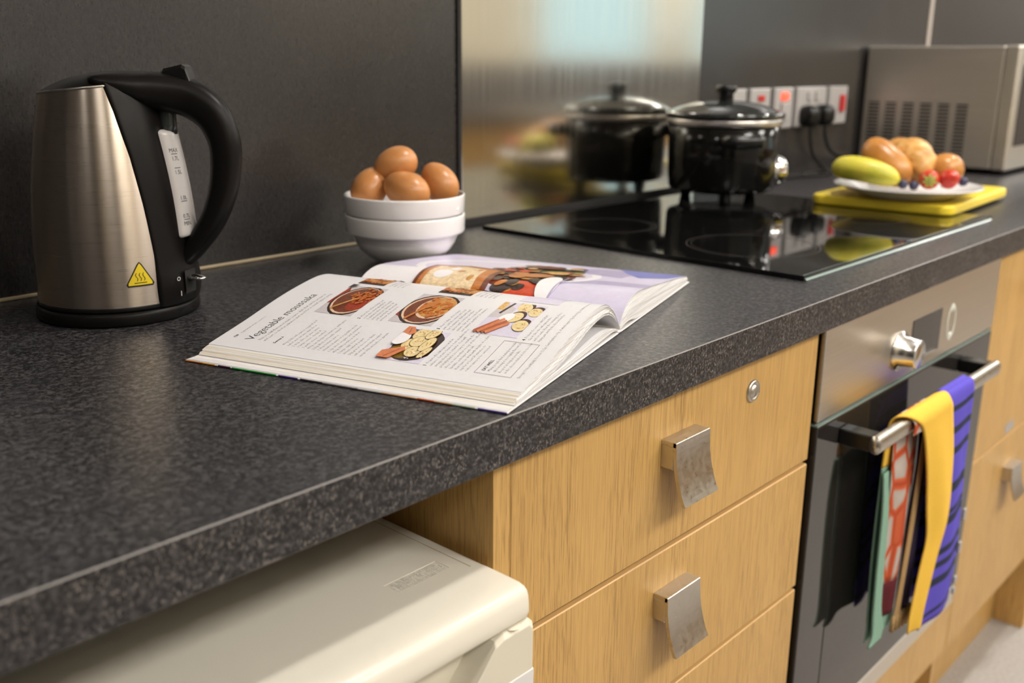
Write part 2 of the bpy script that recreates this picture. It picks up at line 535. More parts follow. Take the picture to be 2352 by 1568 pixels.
m_ink = mat('black_ink', (0.015, 0.015, 0.016), 0.5)
def gpt(x, z):
    return gsurf(0.5 + (-radians(41) + x / 0.0150) / pi, (z - 0.0760) / 0.1030, 0.00014)
for marks, zl in (((('MAX', 0.1580), ('1.7L', 0.1504)), 0.1562), ((('1.5L', 0.1376),), 0.1431), ((('1.0L', 0.1133),), 0.1115), ((('0.7L', 0.0958), ('MIN', 0.0886)), 0.0940)):
    gm = [([gpt(x_, zl + h_) for x_, h_ in ((-0.0035, 0), (-0.0012, 0), (0.0012, 0), (0.0035, 0), (0.0035, 0.0006), (0.0012, 0.0006), (-0.0012, 0.0006), (-0.0035, 0.0006))], [(0, 1, 6, 7), (1, 2, 5, 6), (2, 3, 4, 5)], 0, False)]
    for body, zt in marks:
        V, F = text_geo(body, 0.0056)
        wmax = max(v[0] for v in V)
        gm.append(([gpt((v[0] - wmax / 2) * 0.85, zt + v[1]) for v in V], F, 0, False))
    mk('gauge_mark', gm, m_ink, gauge)
# switch: recess, lever, O and I marks
mk('switch_slot', [([kp(a, z, 0.0079) for a, z in ((-0.31, 0.0235), (-0.09, 0.0235), (-0.09, 0.0460), (-0.31, 0.0460))], [(0, 1, 2, 3)], 0, False),
                   ], m_gap, ket)
lev = []
la_ = KA - 0.20
ld_, ln_ = Vector((cos(la_), sin(la_), 0)), Vector((-sin(la_), cos(la_), 0))
for r_, w_, h_ in ((0.0, .0045, .0030), (0.006, .0058, .0034), (0.012, .0062, .0026), (0.0165, .0052, .0018), (0.0185, .0025, .0009)):
    lev.append([K + ld_ * (kr(0.036) + 0.005 + r_) + ln_ * (w_ * cos(t)) + Vector((0, 0, 0.0385 - r_ * 0.02 + h_ * sin(t))) for t in [2 * pi * k / 14 for k in range(14)]])
mk('switch_lever', [loft(lev)], m_chrome, ket)
sm = []
m_mark = mat('white_print', (0.75, 0.73, 0.70), 0.5)
V, F = text_geo('O', 0.0058)
sm.append(([kp(-0.43 + v[0] / 0.075, 0.0375 + v[1], 0.0062) for v in V], F, 0, False))
V, F = text_geo('I', 0.0072)
sm.append(([kp(-0.39 + v[0] / 0.075, 0.0225 + v[1], 0.0066) for v in V], F, 0, False))
mk('switch_marks', sm, m_mark, ket)
# hot surface sticker
m_sty = mat('sticker_yellow', (0.78, 0.58, 0.02), 0.4)
m_stk = mat('sticker_black', (0.02, 0.014, 0.012), 0.4)
ca_ = -radians(50.5)
def sk(x, y, lift): return kp(ca_ + x / 0.0738, 0.0385 + y, lift)
def rtri(w, h, r, y0):
    out = []
    for (cx, cy, a0) in ((w / 2 - r * 1.73, y0 + r, -90), (0, y0 + h - 2 * r, 30), (-w / 2 + r * 1.73, y0 + r, 150)):
        for k in range(5):
            a = radians(a0 + 120 * k / 4)
            out.append((cx + r * cos(a), cy + r * sin(a)))
    return out
stg = []
def strips(poly, lift, slot):
    """fill a convex polygon in thin horizontal strips so that it follows the wall"""
    ys = [p[1] for p in poly]
    nst = 10
    cuts = [min(ys) + (max(ys) - min(ys)) * k / nst for k in range(nst + 1)]
    def span(y):
        xs = []
        for i in range(len(poly)):
            (xa, ya), (xb, yb) = poly[i], poly[(i + 1) % len(poly)]
            if (ya - y) * (yb - y) <= 0 and ya != yb:
                xs.append(xa + (xb - xa) * (y - ya) / (yb - ya))
        return (min(xs), max(xs)) if xs else (0, 0)
    V, F = [], []
    for y in cuts:
        l, r = span(min(max(y, min(ys) + 1e-6), max(ys) - 1e-6))
        for k in range(7):
            V.append(sk(l + (r - l) * k / 6, y, lift))
    for i in range(nst):
        for k in range(6):
            F.append((i * 7 + k, i * 7 + k + 1, (i + 1) * 7 + k + 1, (i + 1) * 7 + k))
    return (V, F, slot, False)
stg.append(strips(rtri(0.0290, 0.0252, 0.0016, -0.0012), 0.0003, 0))
stg.append(strips(rtri(0.0246, 0.0213, 0.0007, 0.0004), 0.0005, 1))
for dx in (-0.0033, 0.0, 0.0033):
    cl = [(dx + 0.0009 * sin(t * 2 * pi), 0.0042 + t * 0.0078) for t in [k / 12 for k in range(13)]]
    V = [sk(x + sx * 0.00032, y, 0.0007) for x, y in cl for sx in (-1, 1)]
    stg.append((V, [(2 * k, 2 * k + 1, 2 * k + 3, 2 * k + 2) for k in range(12)], 0, False))
V = [sk(-0.0058 + 0.0116 * k / 6, y, 0.0007) for y in (0.0022, 0.0029) for k in range(7)]
stg.append((V, [(k, k + 1, 8 + k, 7 + k) for k in range(6)], 0, False))
mk('warning_sticker', stg, [m_stk, m_sty], ket)['label'] = 'yellow hot surface warning triangle'

# ------------------------------------------------------------------ two bowls and the eggs
BW = Vector((0.8210, 0.4748, ZT))
def bowl_prof():
    o = [(0, 0.0), (0.031, 0.0), (0.034, 0.0012), (0.035, 0.003), (0.0465, 0.0090), (0.0565, 0.0180), (0.0625, 0.0280), (0.0652, 0.0375), (0.0700, 0.0384), (0.0728, 0.0396), (0.0738, 0.0420), (0.0744, 0.0595), (0.0742, 0.0613), (0.0730, 0.0622), (0.0714, 0.0616),
         (0.0690, 0.0420), (0.0640, 0.0320), (0.0570, 0.0215), (0.045, 0.0125), (0.030, 0.0062), (0, 0.0050)]
    return o
def bowl(z, label):
    o = mk('bowl', [lathe(bowl_prof(), (BW.x, BW.y, z), 80)], m_ceramic, loc=(BW.x, BW.y, z))
    return tag(o, label, 'bowl', 'stacked white bowls')
bowl(ZT + 0.0002, 'lower white china bowl, nested under the bowl of eggs')
bowl(ZT + 0.0240, 'upper white china bowl filled with brown eggs')
m_egg = mat('brown_eggshell', (0.56, 0.24, 0.075), 0.34, sub=0.10)
n = N(m_egg)
e1 = n.noise(n.coord(), 45, 3, 0.6)
n.base(n.ramp(e1, [(0.3, (0.50, 0.205, 0.062)), (0.7, (0.60, 0.265, 0.088))]))
n.bump(n.noise(n.coord(), 1500, 2), 0.03, 0.0002)
egg_prof = []
for k in range(25):
    t = pi * k / 24
    x = -cos(t)
    egg_prof.append((0.0208 * sin(t) * (1 + 0.11 * -x), 0.0272 * x))
egg_prof[0] = (0, egg_prof[0][1]); egg_prof[-1] = (0, egg_prof[-1][1])
cr_, cu_, cv_ = Vector(RX), Vector(RY), -Vector(RZ)
def egg(p, tip, label, s=1.0):
    p = (p[0] + 0.0060, p[1] + 0.0068, p[2])
    t = (cr_ * tip[0] + cu_ * tip[1] + cv_ * tip[2]).normalized()
    q = Vector((0, 0, 1)).rotation_difference(t).to_matrix().to_4x4()
    o = mk('egg', [xf(lathe(egg_prof, n=36), Matrix.Translation(p) @ q @ Matrix.Scale(s, 4))], m_egg, loc=p)
    return tag(o, label, 'egg', 'brown eggs in the bowl')
egg((0.8074, 0.4747, 1.0213), (-0.9, -0.32, -0.2), 'brown egg perched on top of the pile in the bowl')
egg((0.7960, 0.4430, 0.9930), (-0.88, 0.45, 0.1), 'brown egg at the front of the bowl, below the topmost egg', 1.08)
egg((0.7800, 0.4916, 0.9935), (0.45, 0.85, 0.3), 'brown egg at the left rim of the bowl', 1.03)
egg((0.8471, 0.4396, 0.9984), (-0.55, 0.80, 0.1), 'brown egg at the right rim of the bowl, next to the steel splashback', 1.02)
egg((0.8400, 0.4860, 0.9870), (0.2, 0.4, 0.8), 'brown egg half hidden behind the others, seen through the gap under the topmost egg')

# ------------------------------------------------------------------ open cookbook
BO = Vector((0.4059, 0.2861, ZT))
BA = math.atan2(0.302, 0.953)
HB = 0.298                                           # page height
book = thing('cookbook', BO, 'thick open cookbook lying on the worktop, showing a moussaka recipe', 'book', None, BA)
LP = [(.028, .0085), (.077, .018), (.128, .029), (.17, .0355), (.195, .0372), (.215, .034), (.232, .025), (.243, .014), (.25, .006)]
RP = [(.25, .006), (.262, .018), (.28, .026), (.30, .0285), (.34, .0255), (.38, .0215), (.43, .016), (.475, .0105), (.49, .008)]
lx, lz = [p[0] for p in LP], [p[1] for p in LP]
rx_, rz_ = [p[0] for p in RP], [p[1] for p in RP]
def ptop(u): return crom(u, lx, lz) if u < 0.25 else crom(u, rx_, rz_)
def pg(u, v, lift=0.0):
    """page surface point in the book's own frame (x across, -y down the page)"""
    d = 0.001
    s = (ptop(u + d) - ptop(u - d)) / (2 * d)
    l = sqrt(1 + s * s)
    return (u - s / l * lift, -v, ptop(u) + lift / l)
m_paper = mat('glossy_page', (0.74, 0.725, 0.735), 0.34, spec=0.4)
m_edge = mat('page_edges', (0.74, 0.66, 0.54), 0.7)
n = N(m_edge)
ed = n.noise(n.coord((650, 5, 900)), 1, 3, 0.7)
ed2 = n.noise(n.coord((160, 2, 300)), 1, 2, 0.6)
col = n.ramp(ed, [(0.33, (0.46, 0.37, 0.25)), (0.48, (0.76, 0.68, 0.55)), (0.62, (0.86, 0.82, 0.75))])
n.base(n.mix(n.ramp(ed2, [(0.50, g3(0)), (0.58, g3(0.8))]), col, (0.84, 0.80, 0.76)))
m_leaf = mat('page_side', (0.78, 0.75, 0.73), 0.6)
n = N(m_leaf)
lf = n.noise(n.coord((3, 3, 900)), 1, 2, 0.6)
n.base(n.ramp(lf, [(0.38, (0.56, 0.53, 0.51)), (0.55, (0.81, 0.785, 0.77))]))
def block(us, ztopf, zbotf, slots, v0=0.002, v1=HB - 0.001, slant=0.0):
    """one bundle of leaves: closed section extruded down the page; slots = (fore-edge, head/tail, top)"""
    nu = len(us)
    A = [(u, ztopf(u)) for u in us]
    B = [(us[0] - slant, zbotf(us[0] - slant))] + [(u, zbotf(u)) for u in us[1:]]
    V = []
    for v in (v0, v1):
        V += [(u, -v, z) for u, z in A] + [(u, -v, z) for u, z in B]
    n2 = 2 * nu
    top = [(k, k + 1, n2 + k + 1, n2 + k) for k in range(nu - 1)]
    bot = [(nu + k + 1, nu + k, n2 + nu + k, n2 + nu + k + 1) for k in range(nu - 1)]
    side = []
    for o_ in (0, n2):
        side += [(o_ + k, o_ + k + 1, o_ + nu + k + 1, o_ + nu + k) for k in range(nu - 1)]
    fore = [(0, n2, n2 + nu, nu), (nu - 1, n2 + nu - 1, n2 + 2 * nu - 1, 2 * nu - 1)]
    return [(V, top + bot, slots[2], True), (V, side, slots[1], False), (V, fore, slots[0], False)]
# left pages: a slanted fore edge made of many thin sheets, arched near the spine over a hollow
UB = [(.006, .0018), (.06, .0046), (.12, .0068), (.18, .0100), (.21, .0112), (.235, .0075), (.2495, .003)]     # top of the lower bundle
UA = [(.014, .0027), (.06, .0053), (.10, .0082), (.14, .0165), (.17, .0232), (.2, .0262), (.22, .0238), (.236, .0160), (.2495, .005)]  # underside of the arch
cf = lambda P_: (lambda u: crom(u, [p[0] for p in P_], [p[1] for p in P_]))
fB, fA, fT = cf(UB), cf(UA), cf(LP)
f0 = lambda u: 0.0019 + 0.004 * max(0, (u - 0.05) / 0.2) ** 2 * (1 if u < 0.23 else max(0, 1 - (u - 0.23) / 0.02))
geo = []
def bundle(lo, hi, u0, u1, uend, k, hollow=0.0):
    for i in range(k):
        a, b = i / k, (i + 0.93) / k
        us0 = u0 + (u1 - u0) * (i + 0.5) / k + random.uniform(-0.0004, 0.0004)
        us = [us0 + (uend - us0) * t / 30 for t in range(31)]
        e = random.uniform(-0.0006, 0.0006)
        geo.extend(block(us, (lambda u, b=b: lo(u) + (hi(u) - lo(u)) * b), (lambda u, a=a: lo(u) + (hi(u) - lo(u)) * a), (0, 1, 2), 0.002 + e, HB - 0.0015 + e, (u1 - u0) / k * 0.9))
bundle(f0, fB, 0.003, 0.013, 0.2495, 6)
bundle(fA, lambda u: fT(u) - 0.0004, 0.015, 0.0275, 0.2495, 9)
mk('left_pages', geo, [m_edge, m_leaf, m_paper], book, local=True)
geo = []
g0 = lambda u: 0.0019 + 0.0035 * exp(-((u - 0.275) / 0.02) ** 2)
bundle(g0, lambda u: ptop(u) - 0.0004, 0.488, 0.486, 0.2515, 6)
mk('right_pages', geo, [m_edge, m_leaf, m_paper], book, local=True)
left = mk('left_page', [grid(lambda s, t: pg(0.028 + 0.2215 * s, 0.0015 + (HB - 0.003) * t, 0.0), 70, 6)], m_paper, book, local=True)
right = mk('right_page', [grid(lambda s, t: pg(0.2505 + 0.2375 * s, 0.0015 + (HB - 0.003) * t, 0.0), 70, 6)], m_paper, book, local=True)
# cover boards with the printed wrap showing on the edge
m_cover = mat('printed_cover', (0.3, 0.2, 0.3), 0.3)
n = N(m_cover)
yy = n.math('MULTIPLY', n.sep(n.coord())[1], -1 / 0.3)
cstops = [(0.0, (0.62, 0.22, 0.04)), (0.06, (0.70, 0.33, 0.04)), (0.105, (0.75, 0.70, 0.6)), (0.115, (0.09, 0.03, 0.07)), (0.158, (0.75, 0.75, 0.7)), (0.164, (0.03, 0.35, 0.06)), (0.312, (0.8, 0.8, 0.78)), (0.318, (0.07, 0.04, 0.25)),
          (0.382, (0.8, 0.8, 0.78)), (0.389, (0.05, 0.045, 0.06)), (0.46, (0.28, 0.25, 0.25)), (0.57, (0.55, 0.52, 0.5)), (0.64, (0.66, 0.40, 0.22)), (0.745, (0.65, 0.13, 0.04)), (0.79, (0.60, 0.35, 0.15)), (0.84, (0.42, 0.50, 0.36)), (0.905, (0.8, 0.8, 0.75)), (0.912, (0.09, 0.05, 0.28))]
n.base(n.ramp(yy, cstops, 'CONSTANT'))
fc = mk('front_cover', [box(0.0, 0.2440, -HB, 0.0, 0.0002, 0.0017, 0.0006, 1)], [m_leaf, m_cover], book, local=True)
for p in fc.data.polygons:
    if p.normal.x < -0.3: p.material_index = 1
mk('back_cover', [box(0.2515, 0.4925, -HB, 0.0, 0.0002, 0.0017, 0.0006, 1)], m_leaf, book, local=True)
mk('spine', [box(0.2442, 0.2513, -HB, 0.0, 0.0004, 0.0026, 0.0006, 1)], m_leaf, book, local=True)

# --- printing on the pages
def clip_poly(P_, axis, val, keep_less):
    out = []
    for i in range(len(P_)):
        a, b = P_[i], P_[(i + 1) % len(P_)]
        ia = (a[axis] <= val) == keep_less or a[axis] == val
        ib = (b[axis] <= val) == keep_less or b[axis] == val
        if ia: out.append(a)
        if ia != ib:
            t = (val - a[axis]) / (b[axis] - a[axis])
            out.append((a[0] + (b[0] - a[0]) * t, a[1] + (b[1] - a[1]) * t))
    return out
def print_poly(P_, slot, lift, rect=None, step=0.0035):
    if rect:
        u0, u1, v0, v1 = rect
        for ax, val, less in ((0, u1, True), (0, u0, False), (1, v1, True), (1, v0, False)):
            if len(P_) < 3: return ([], [], slot, False)
            P_ = clip_poly(P_, ax, val, less)
    V, F = [], []
    if len(P_) < 3: return (V, F, slot, False)
    a, b = min(p[0] for p in P_), max(p[0] for p in P_)
    k = max(1, int(math.ceil((b - a) / step)))
    for i in range(k):
        q = clip_poly(clip_poly(P_, 0, a + (b - a) * (i + 1) / k, True), 0, a + (b - a) * i / k, False)
        if len(q) < 3: continue
        o_ = len(V)
        V += [pg(x, y, lift) for x, y in q]
        F.append(tuple(range(o_, o_ + len(q)))[::-1])
    return (V, F, slot, False)
def ell(cx, cy, rx, ry, rot=0, n_=22):
    c_, s_ = cos(rot), sin(rot)
    return [(cx + rx * cos(t) * c_ - ry * sin(t) * s_, cy + rx * cos(t) * s_ + ry * sin(t) * c_) for t in [2 * pi * k / n_ for k in range(n_)]]
def line(x0, y0, x1, y1, w):
    d = sqrt((x1 - x0) ** 2 + (y1 - y0) ** 2)
    nx, ny = -(y1 - y0) / d * w / 2, (x1 - x0) / d * w / 2
    return [(x0 + nx, y0 + ny), (x1 + nx, y1 + ny), (x1 - nx, y1 - ny), (x0 - nx, y0 - ny)]
def ink(name, rgb, var=0.25, sc=330):
    m = mat(name, s2l(*rgb), 0.30, spec=0.4)
    if var:
        n = N(m)
        f = n.noise(n.coord(), sc, 3, 0.65)
        c0 = s2l(*rgb)
        n.base(n.ramp(f, [(0.3, tuple(v * (1 - var) for v in c0[:3])), (0.7, tuple(min(1, v * (1 + var)) for v in c0[:3]))]))
    return m
I_ = dict(grey=ink('ink_grey', (196, 188, 190), 0.08), lilac=ink('ink_lilac', (214, 206, 224), 0.05), brown=ink('ink_brown', (110, 52, 26), 0.4), dark=ink('ink_dark', (46, 26, 18), 0.3), red=ink('ink_red', (150, 48, 20), 0.35), rim=ink('ink_rim', (226, 190, 160), 0.1),
          lentil=ink('ink_lentil', (188, 104, 38), 0.5, 1100), tan=ink('ink_tan', (196, 140, 70), 0.3), wood=ink('ink_spoon', (190, 116, 50), 0.15), cream=ink('ink_cream', (226, 204, 150), 0.12), seed=ink('ink_seed', (196, 150, 86), 0.3, 1500), rind=ink('ink_rind', (120, 92, 30), 0.2),
          aub=ink('ink_aubergine', (58, 24, 24), 0.3), skin=ink('ink_skin', (205, 122, 78), 0.15), skin2=ink('ink_skin_shade', (168, 88, 50), 0.15), white=ink('ink_white', (238, 234, 236), 0.02), blue=ink('ink_blue', (60, 64, 110), 0.3),
          laven=ink('ink_lavender', (208, 200, 222), 0.06, 60), lav2=ink('ink_lavender_shade', (176, 166, 196), 0.08, 80), cloth=ink('ink_blue_cloth', (120, 124, 190), 0.15, 90), tom=ink('ink_tomato', (200, 70, 34), 0.2), green=ink('ink_green', (92, 98, 56), 0.4), gold=ink('ink_gold', (214, 166, 92), 0.35, 300), bake=ink('ink_baked', (226, 200, 160), 0.25, 220), text=m_ink, grid=ink('ink_line', (150, 120, 128), 0.0))
IK = list(I_); IM = [I_[k] for k in IK]
def picture(name, rect, shapes, parent):
    u0, u1, v0, v1 = rect
    gs = []
    for k, (ink_, P_) in enumerate(shapes):
        Q = [(u0 + (u1 - u0) * x, v0 + (v1 - v0) * y) for x, y in P_]
        gs.append(print_poly(Q, IK.index(ink_), 0.00018 + 0.00002 * k, rect))
    return mk(name, [g for g in gs if g[1]], IM, parent, local=True)
full = [(0, 0), (1, 0), (1, 1), (0, 1)]
R_ = random.Random(5)
def blobs(ink_, k, x0, x1, y0, y1, r, inside=None):
    out = []
    for _ in range(k):
        x, y = R_.uniform(x0, x1), R_.uniform(y0, y1)
        if inside and ((x - inside[0]) / inside[2]) ** 2 + ((y - inside[1]) / inside[3]) ** 2 > 1: continue
        out.append((ink_, ell(x, y, r * R_.uniform(.6, 1.3), r * R_.uniform(.6, 1.3), R_.uniform(0, 3), 8)))
    return out
# pot of lentils
sh = [('grey', full), ('red', [(0.30, 0), (0.95, 0), (0.6, 0.28), (0.35, 0.2)]), ('dark', ell(0.50, 0.60, 0.52, 0.56)), ('rim', ell(0.50, 0.60, 0.47, 0.51)), ('brown', ell(0.51, 0.61, 0.44, 0.48)), ('red', ell(0.45, 0.78, 0.30, 0.26))]
sh += blobs('lentil', 90, 0.35, 0.98, 0.35, 1.0, 0.035, (0.66, 0.72, 0.30, 0.34)) + [('tan', line(0.12, 0.30, 0.5, 0.62, 0.05)), ('dark', [(0.84, 0), (1, 0), (1, 0.2)])]
picture('recipe_photo', (0.108, 0.1735, 0.0545, 0.0935), sh, left)['label'] = 'small printed photo of lentils in a red pot'
# pan with spoon
sh = [('grey', full), ('red', [(0.2, 0), (0.6, 0), (0.3, 0.4), (0.05, 0.4)]), ('dark', ell(0.5, 0.55, 0.53, 0.58)), ('rim', ell(0.5, 0.55, 0.48, 0.53)), ('brown', ell(0.50, 0.56, 0.45, 0.49)), ('rim', ell(0.56, 0.66, 0.38, 0.38)), ('tan', ell(0.58, 0.68, 0.355, 0.36))]
sh += blobs('lentil', 60, 0.25, 0.95, 0.35, 1.0, 0.05, (0.58, 0.68, 0.34, 0.34)) + [('wood', line(0.1, 0.30, 0.55, 0.5, 0.06)), ('wood', ell(0.62, 0.52, 0.17, 0.09, 0.4))]
picture('recipe_photo', (0.109, 0.1735, 0.1315, 0.1745), sh, left)['label'] = 'small printed photo of a pan stirred with a wooden spoon'
# aubergine slices in a colander
sh = [('lilac', full), ('dark', ell(0.52, 0.56, 0.50, 0.52)), ('rind', ell(0.30, 0.40, 0.22, 0.34)), ('blue', [(0.70, 0.0), (1, 0.1), (0.95, 0.45), (0.72, 0.28)])]
for cx, cy, rx2, ry2, ro in ((0.52, 0.40, 0.17, 0.20, 0.5), (0.86, 0.42, 0.19, 0.17, 0.3), (0.62, 0.52, 0.16, 0.17, 0.2), (0.30, 0.62, 0.15, 0.17, 0.6), (0.88, 0.68, 0.17, 0.11, 0.4), (0.55, 0.78, 0.22, 0.11, 0.1), (0.30, 0.90, 0.18, 0.07, 0.2)):
    sh += [('rind', ell(cx, cy, rx2 + 0.012, ry2 + 0.014, ro)), ('cream', ell(cx, cy, rx2, ry2, ro))]
    sh += [('seed', ell(cx + R_.uniform(-.5, .5) * rx2, cy + R_.uniform(-.5, .5) * ry2, 0.018, 0.012, R_.uniform(0, 3), 6)) for _ in range(9)]
sh += [('white', ell(0.62, 0.12, 0.20, 0.17)), ('skin', [(0.80, 0.0), (1, 0.0), (1, 0.16), (0.84, 0.30), (0.74, 0.22)]), ('skin2', line(0.80, 0.16, 0.96, 0.10, 0.03)), ('skin', [(0, 0.02), (0.2, 0.0), (0.40, 0.38), (0.30, 0.46), (0.0, 0.30)]), ('skin2', line(0.02, 0.16, 0.30, 0.34, 0.035))]
sh += blobs('white', 16, 0.05, 0.3, 0.55, 0.95, 0.012)
picture('recipe_photo', (0.046, 0.102, 0.1578, 0.1985), sh, left)['label'] = 'small printed photo of aubergine slices in a colander'
# drying aubergine slices by hand
sh = [('lilac', full), ('grey', [(0.45, 0), (1.0, 0.0), (0.8, 0.40), (0.50, 0.40)]), ('dark', line(0.60, 0.16, 0.98, 0.25, 0.06)), ('gold', [(0.72, 0), (1, 0), (0.98, 0.12), (0.72, 0.16)])]
for cx, cy, rx2, ry2, ro in ((0.86, 0.56, 0.14, 0.19, 0.7), (0.74, 0.88, 0.13, 0.16, 0.6), (0.52, 0.58, 0.16, 0.15, 0.8), (0.30, 0.86, 0.14, 0.18, 0.5)):
    sh += [('aub', ell(cx + 0.03, cy + 0.02, rx2 + 0.025, ry2 + 0.02, ro)), ('cream', ell(cx, cy, rx2, ry2, ro))]
    sh += [('seed', ell(cx + R_.uniform(-.6, .6) * rx2, cy + R_.uniform(-.6, .6) * ry2, 0.02, 0.012, R_.uniform(0, 3), 6)) for _ in range(9)]
sh += [('white', ell(0.46, 0.42, 0.17, 0.13, 0.7))]
for k in range(4):
    sh += [('skin' if k % 2 else 'skin2', line(0.02, 0.04 + 0.085 * k, 0.43 - 0.05 * abs(k - 1), 0.34 + 0.085 * k, 0.085))]
picture('recipe_photo', (0.108, 0.177, 0.2135, 0.2555), sh, left)['label'] = 'small printed photo of a hand drying aubergine slices'
# cropped pictures and text panel over the hump
sh = [('tan', full), ('dark', [(0, 0), (0.25, 0), (0.1, 1), (0, 1)])] + blobs('lentil', 40, 0.1, 0.9, 0, 1, 0.06) + [('blue', [(0.55, 1), (1, 0.7), (1, 1)])]
picture('recipe_photo', (0.181, 0.229, 0.0540, 0.0830), sh, left)['label'] = 'printed photo of cooked lentils on the curve of the page'
picture('recipe_photo', (0.181, 0.229, 0.1420, 0.1760), sh, left)['label'] = 'printed photo of lentils nearer the foot of the page'
picture('lilac_panel', (0.183, 0.236, 0.2240, 0.2620), [('lilac', full)], left)
bw = 0.00045
u0, u1, v0, v1 = 0.0462, 0.1018, 0.2478, 0.2790
mk('ruled_box', [print_poly(line(*q, bw), 0, 0.0002) for q in ((u0, v0, u1, v0), (u0, v1, u1, v1), (u0, v0, u0, v1), (u1, v0, u1, v1))], I_['grid'], left, local=True)
# text
def page_text(lines, u, v, size, lead, offset=-0.00005, spacing=1.0, res=1):
    out = []
    for k, l in enumerate(lines):
        if not l: continue
        V, F = text_geo(l, size, offset, spacing, res)
        out.append(([pg(u + x, v + k * lead - y, 0.00016) for x, y in V], [f[::-1] if False else f for f in F], 0, False))
    return out
mk('recipe_title', page_text(['Vegetable moussaka'], 0.0445, 0.0350, 0.0122, 0, -0.00012, 0.98, 3), m_ink, left, local=True)
mk('printed_heading', page_text(['120'], 0.0450, 0.0165, 0.0038, 0, 0.00008), m_ink, left, local=True)
mk('printed_heading', page_text(['Serves 6'], 0.0450, 0.0590, 0.0038, 0, 0.00007), m_ink, left, local=True)
mk('printed_heading', page_text(['1'], 0.0450, 0.2055, 0.0042, 0, 0.00010), m_ink, left, local=True)
mk('printed_heading', page_text(['2'], 0.1060, 0.1045, 0.0042, 0, 0.00010), m_ink, left, local=True)
mk('printed_heading', page_text(['3'], 0.1060, 0.1845, 0.0042, 0, 0.00010), m_ink, left, local=True)
mk('printed_heading', page_text(['4'], 0.1060, 0.2640, 0.0042, 0, 0.00010), m_ink, left, local=True)
mk('printed_heading', page_text(['EAT WELL'], 0.0510, 0.2545, 0.0040, 0, 0.00004), m_ink, left, local=True)
m_ink2 = mat('grey_ink', (0.17, 0.145, 0.155), 0.5)
mk('text_block', page_text(['vegetarian main courses'], 0.0535, 0.0165, 0.0036, 0), m_ink2, left, local=True)
mk('text_block', page_text(['This is a full-flavoured main course dish that can be prepared', 'and part cooked in advance and used for a casual supper party'], 0.0460, 0.0425, 0.0040, 0.0050), m_ink2, left, local=True)
mk('text_block', page_text(['450g (1lb) aubergines, topped and', 'tailed and cut into thin slices', '2 tbsp olive oil, plus extra', '1 large onion, chopped', '2 garlic cloves, crushed', '400g can chopped tomatoes, with juice', '225g (8oz) red lentils, rinsed',
                 '1 tbsp tomato puree', '150ml red wine or vegetable stock', '1 tsp dried oregano and cinnamon', '450g (1lb) potatoes, boiled', '2 large eggs, beaten', '300ml natural yogurt', '50g grated cheese, to finish',
                 'salt and ground black pepper', 'sprigs of fresh herbs to garnish'], 0.0440, 0.0690, 0.0036, 0.0051), m_ink2, left, local=True)
mk('text_block', page_text(['   Prepare the aubergines well in', 'advance. Cut into 5mm to 1cm medium slices,', 'arrange them in a colander. You will', 'probably find it necessary to overlap the', 'slices on one another on top of the other.', 'Sprinkle each layer with salt,', 'then leave to drain with weight on a plate on',
                 'top for at least 30 minutes, to', 'remove juices to be extracted'], 0.0460, 0.2055, 0.0036, 0.0045), m_ink2, left, local=True)
mk('text_block', page_text(['   Heat the oil in a large pan,', 'cook the onion gently for', '5 minutes then stir in lentils', 'and tomatoes. Simmer till', 'soft and thick, about half', 'an hour, then season'], 0.1070, 0.1045, 0.0036, 0.0043), m_ink2, left, local=True)
mk('text_block', page_text(['   Heat 1 tbsp oil in a large', 'pan, add the onion and cook', 'for 5 minutes. Add garlic and', 'spices and cook for another', 'minute. Stir in the cooked lentils', 'and simmer gently for 20 minutes'], 0.1070, 0.1845, 0.0036, 0.0043), m_ink2, left, local=True)
mk('text_block', page_text(['   Preheat the oven to 180C/350F/', 'Gas 4. Slice the aubergines thin-', 'and set aside. Heat the remaining oil in a', 'frying pan and fry the slices in batches'], 0.1070, 0.2640, 0.0036, 0.0043), m_ink2, left, local=True)
mk('text_block', page_text(['Many people find making moussaka', 'discovering it too highly flavoured.', 'Keep it as long as you like,', 'as the cheese makes it rich too, but'], 0.0510, 0.2592, 0.0036, 0.0045), m_ink2, left, local=True)
mk('text_block', page_text(['Energy 196kcal/826kJ; Protein 12.5g; Carbohydrate 19g, of which sugars 9.5g; Fat 10.5g, of which saturates 3.5g'], 0.0470, 0.2862, 0.0036, 0), m_ink2, left, local=True)
mk('text_block', page_text(['5 Layer the slices', 'and the lentils', 'in a dish and', 'spread over'], 0.1815, 0.0900, 0.0036, 0.0044), m_ink2, left, local=True)
mk('text_block', page_text(['6 Beat the eggs', 'with yogurt and', 'pour over the top', 'then bake until', 'golden brown'], 0.1815, 0.1820, 0.0036, 0.0044), m_ink2, left, local=True)
mk('text_block', page_text(['COOK\'S TIP', 'Cover the dish', 'with foil if the', 'top browns too', 'quickly'], 0.1850, 0.2290, 0.0036, 0.0060), m_ink2, left, local=True)
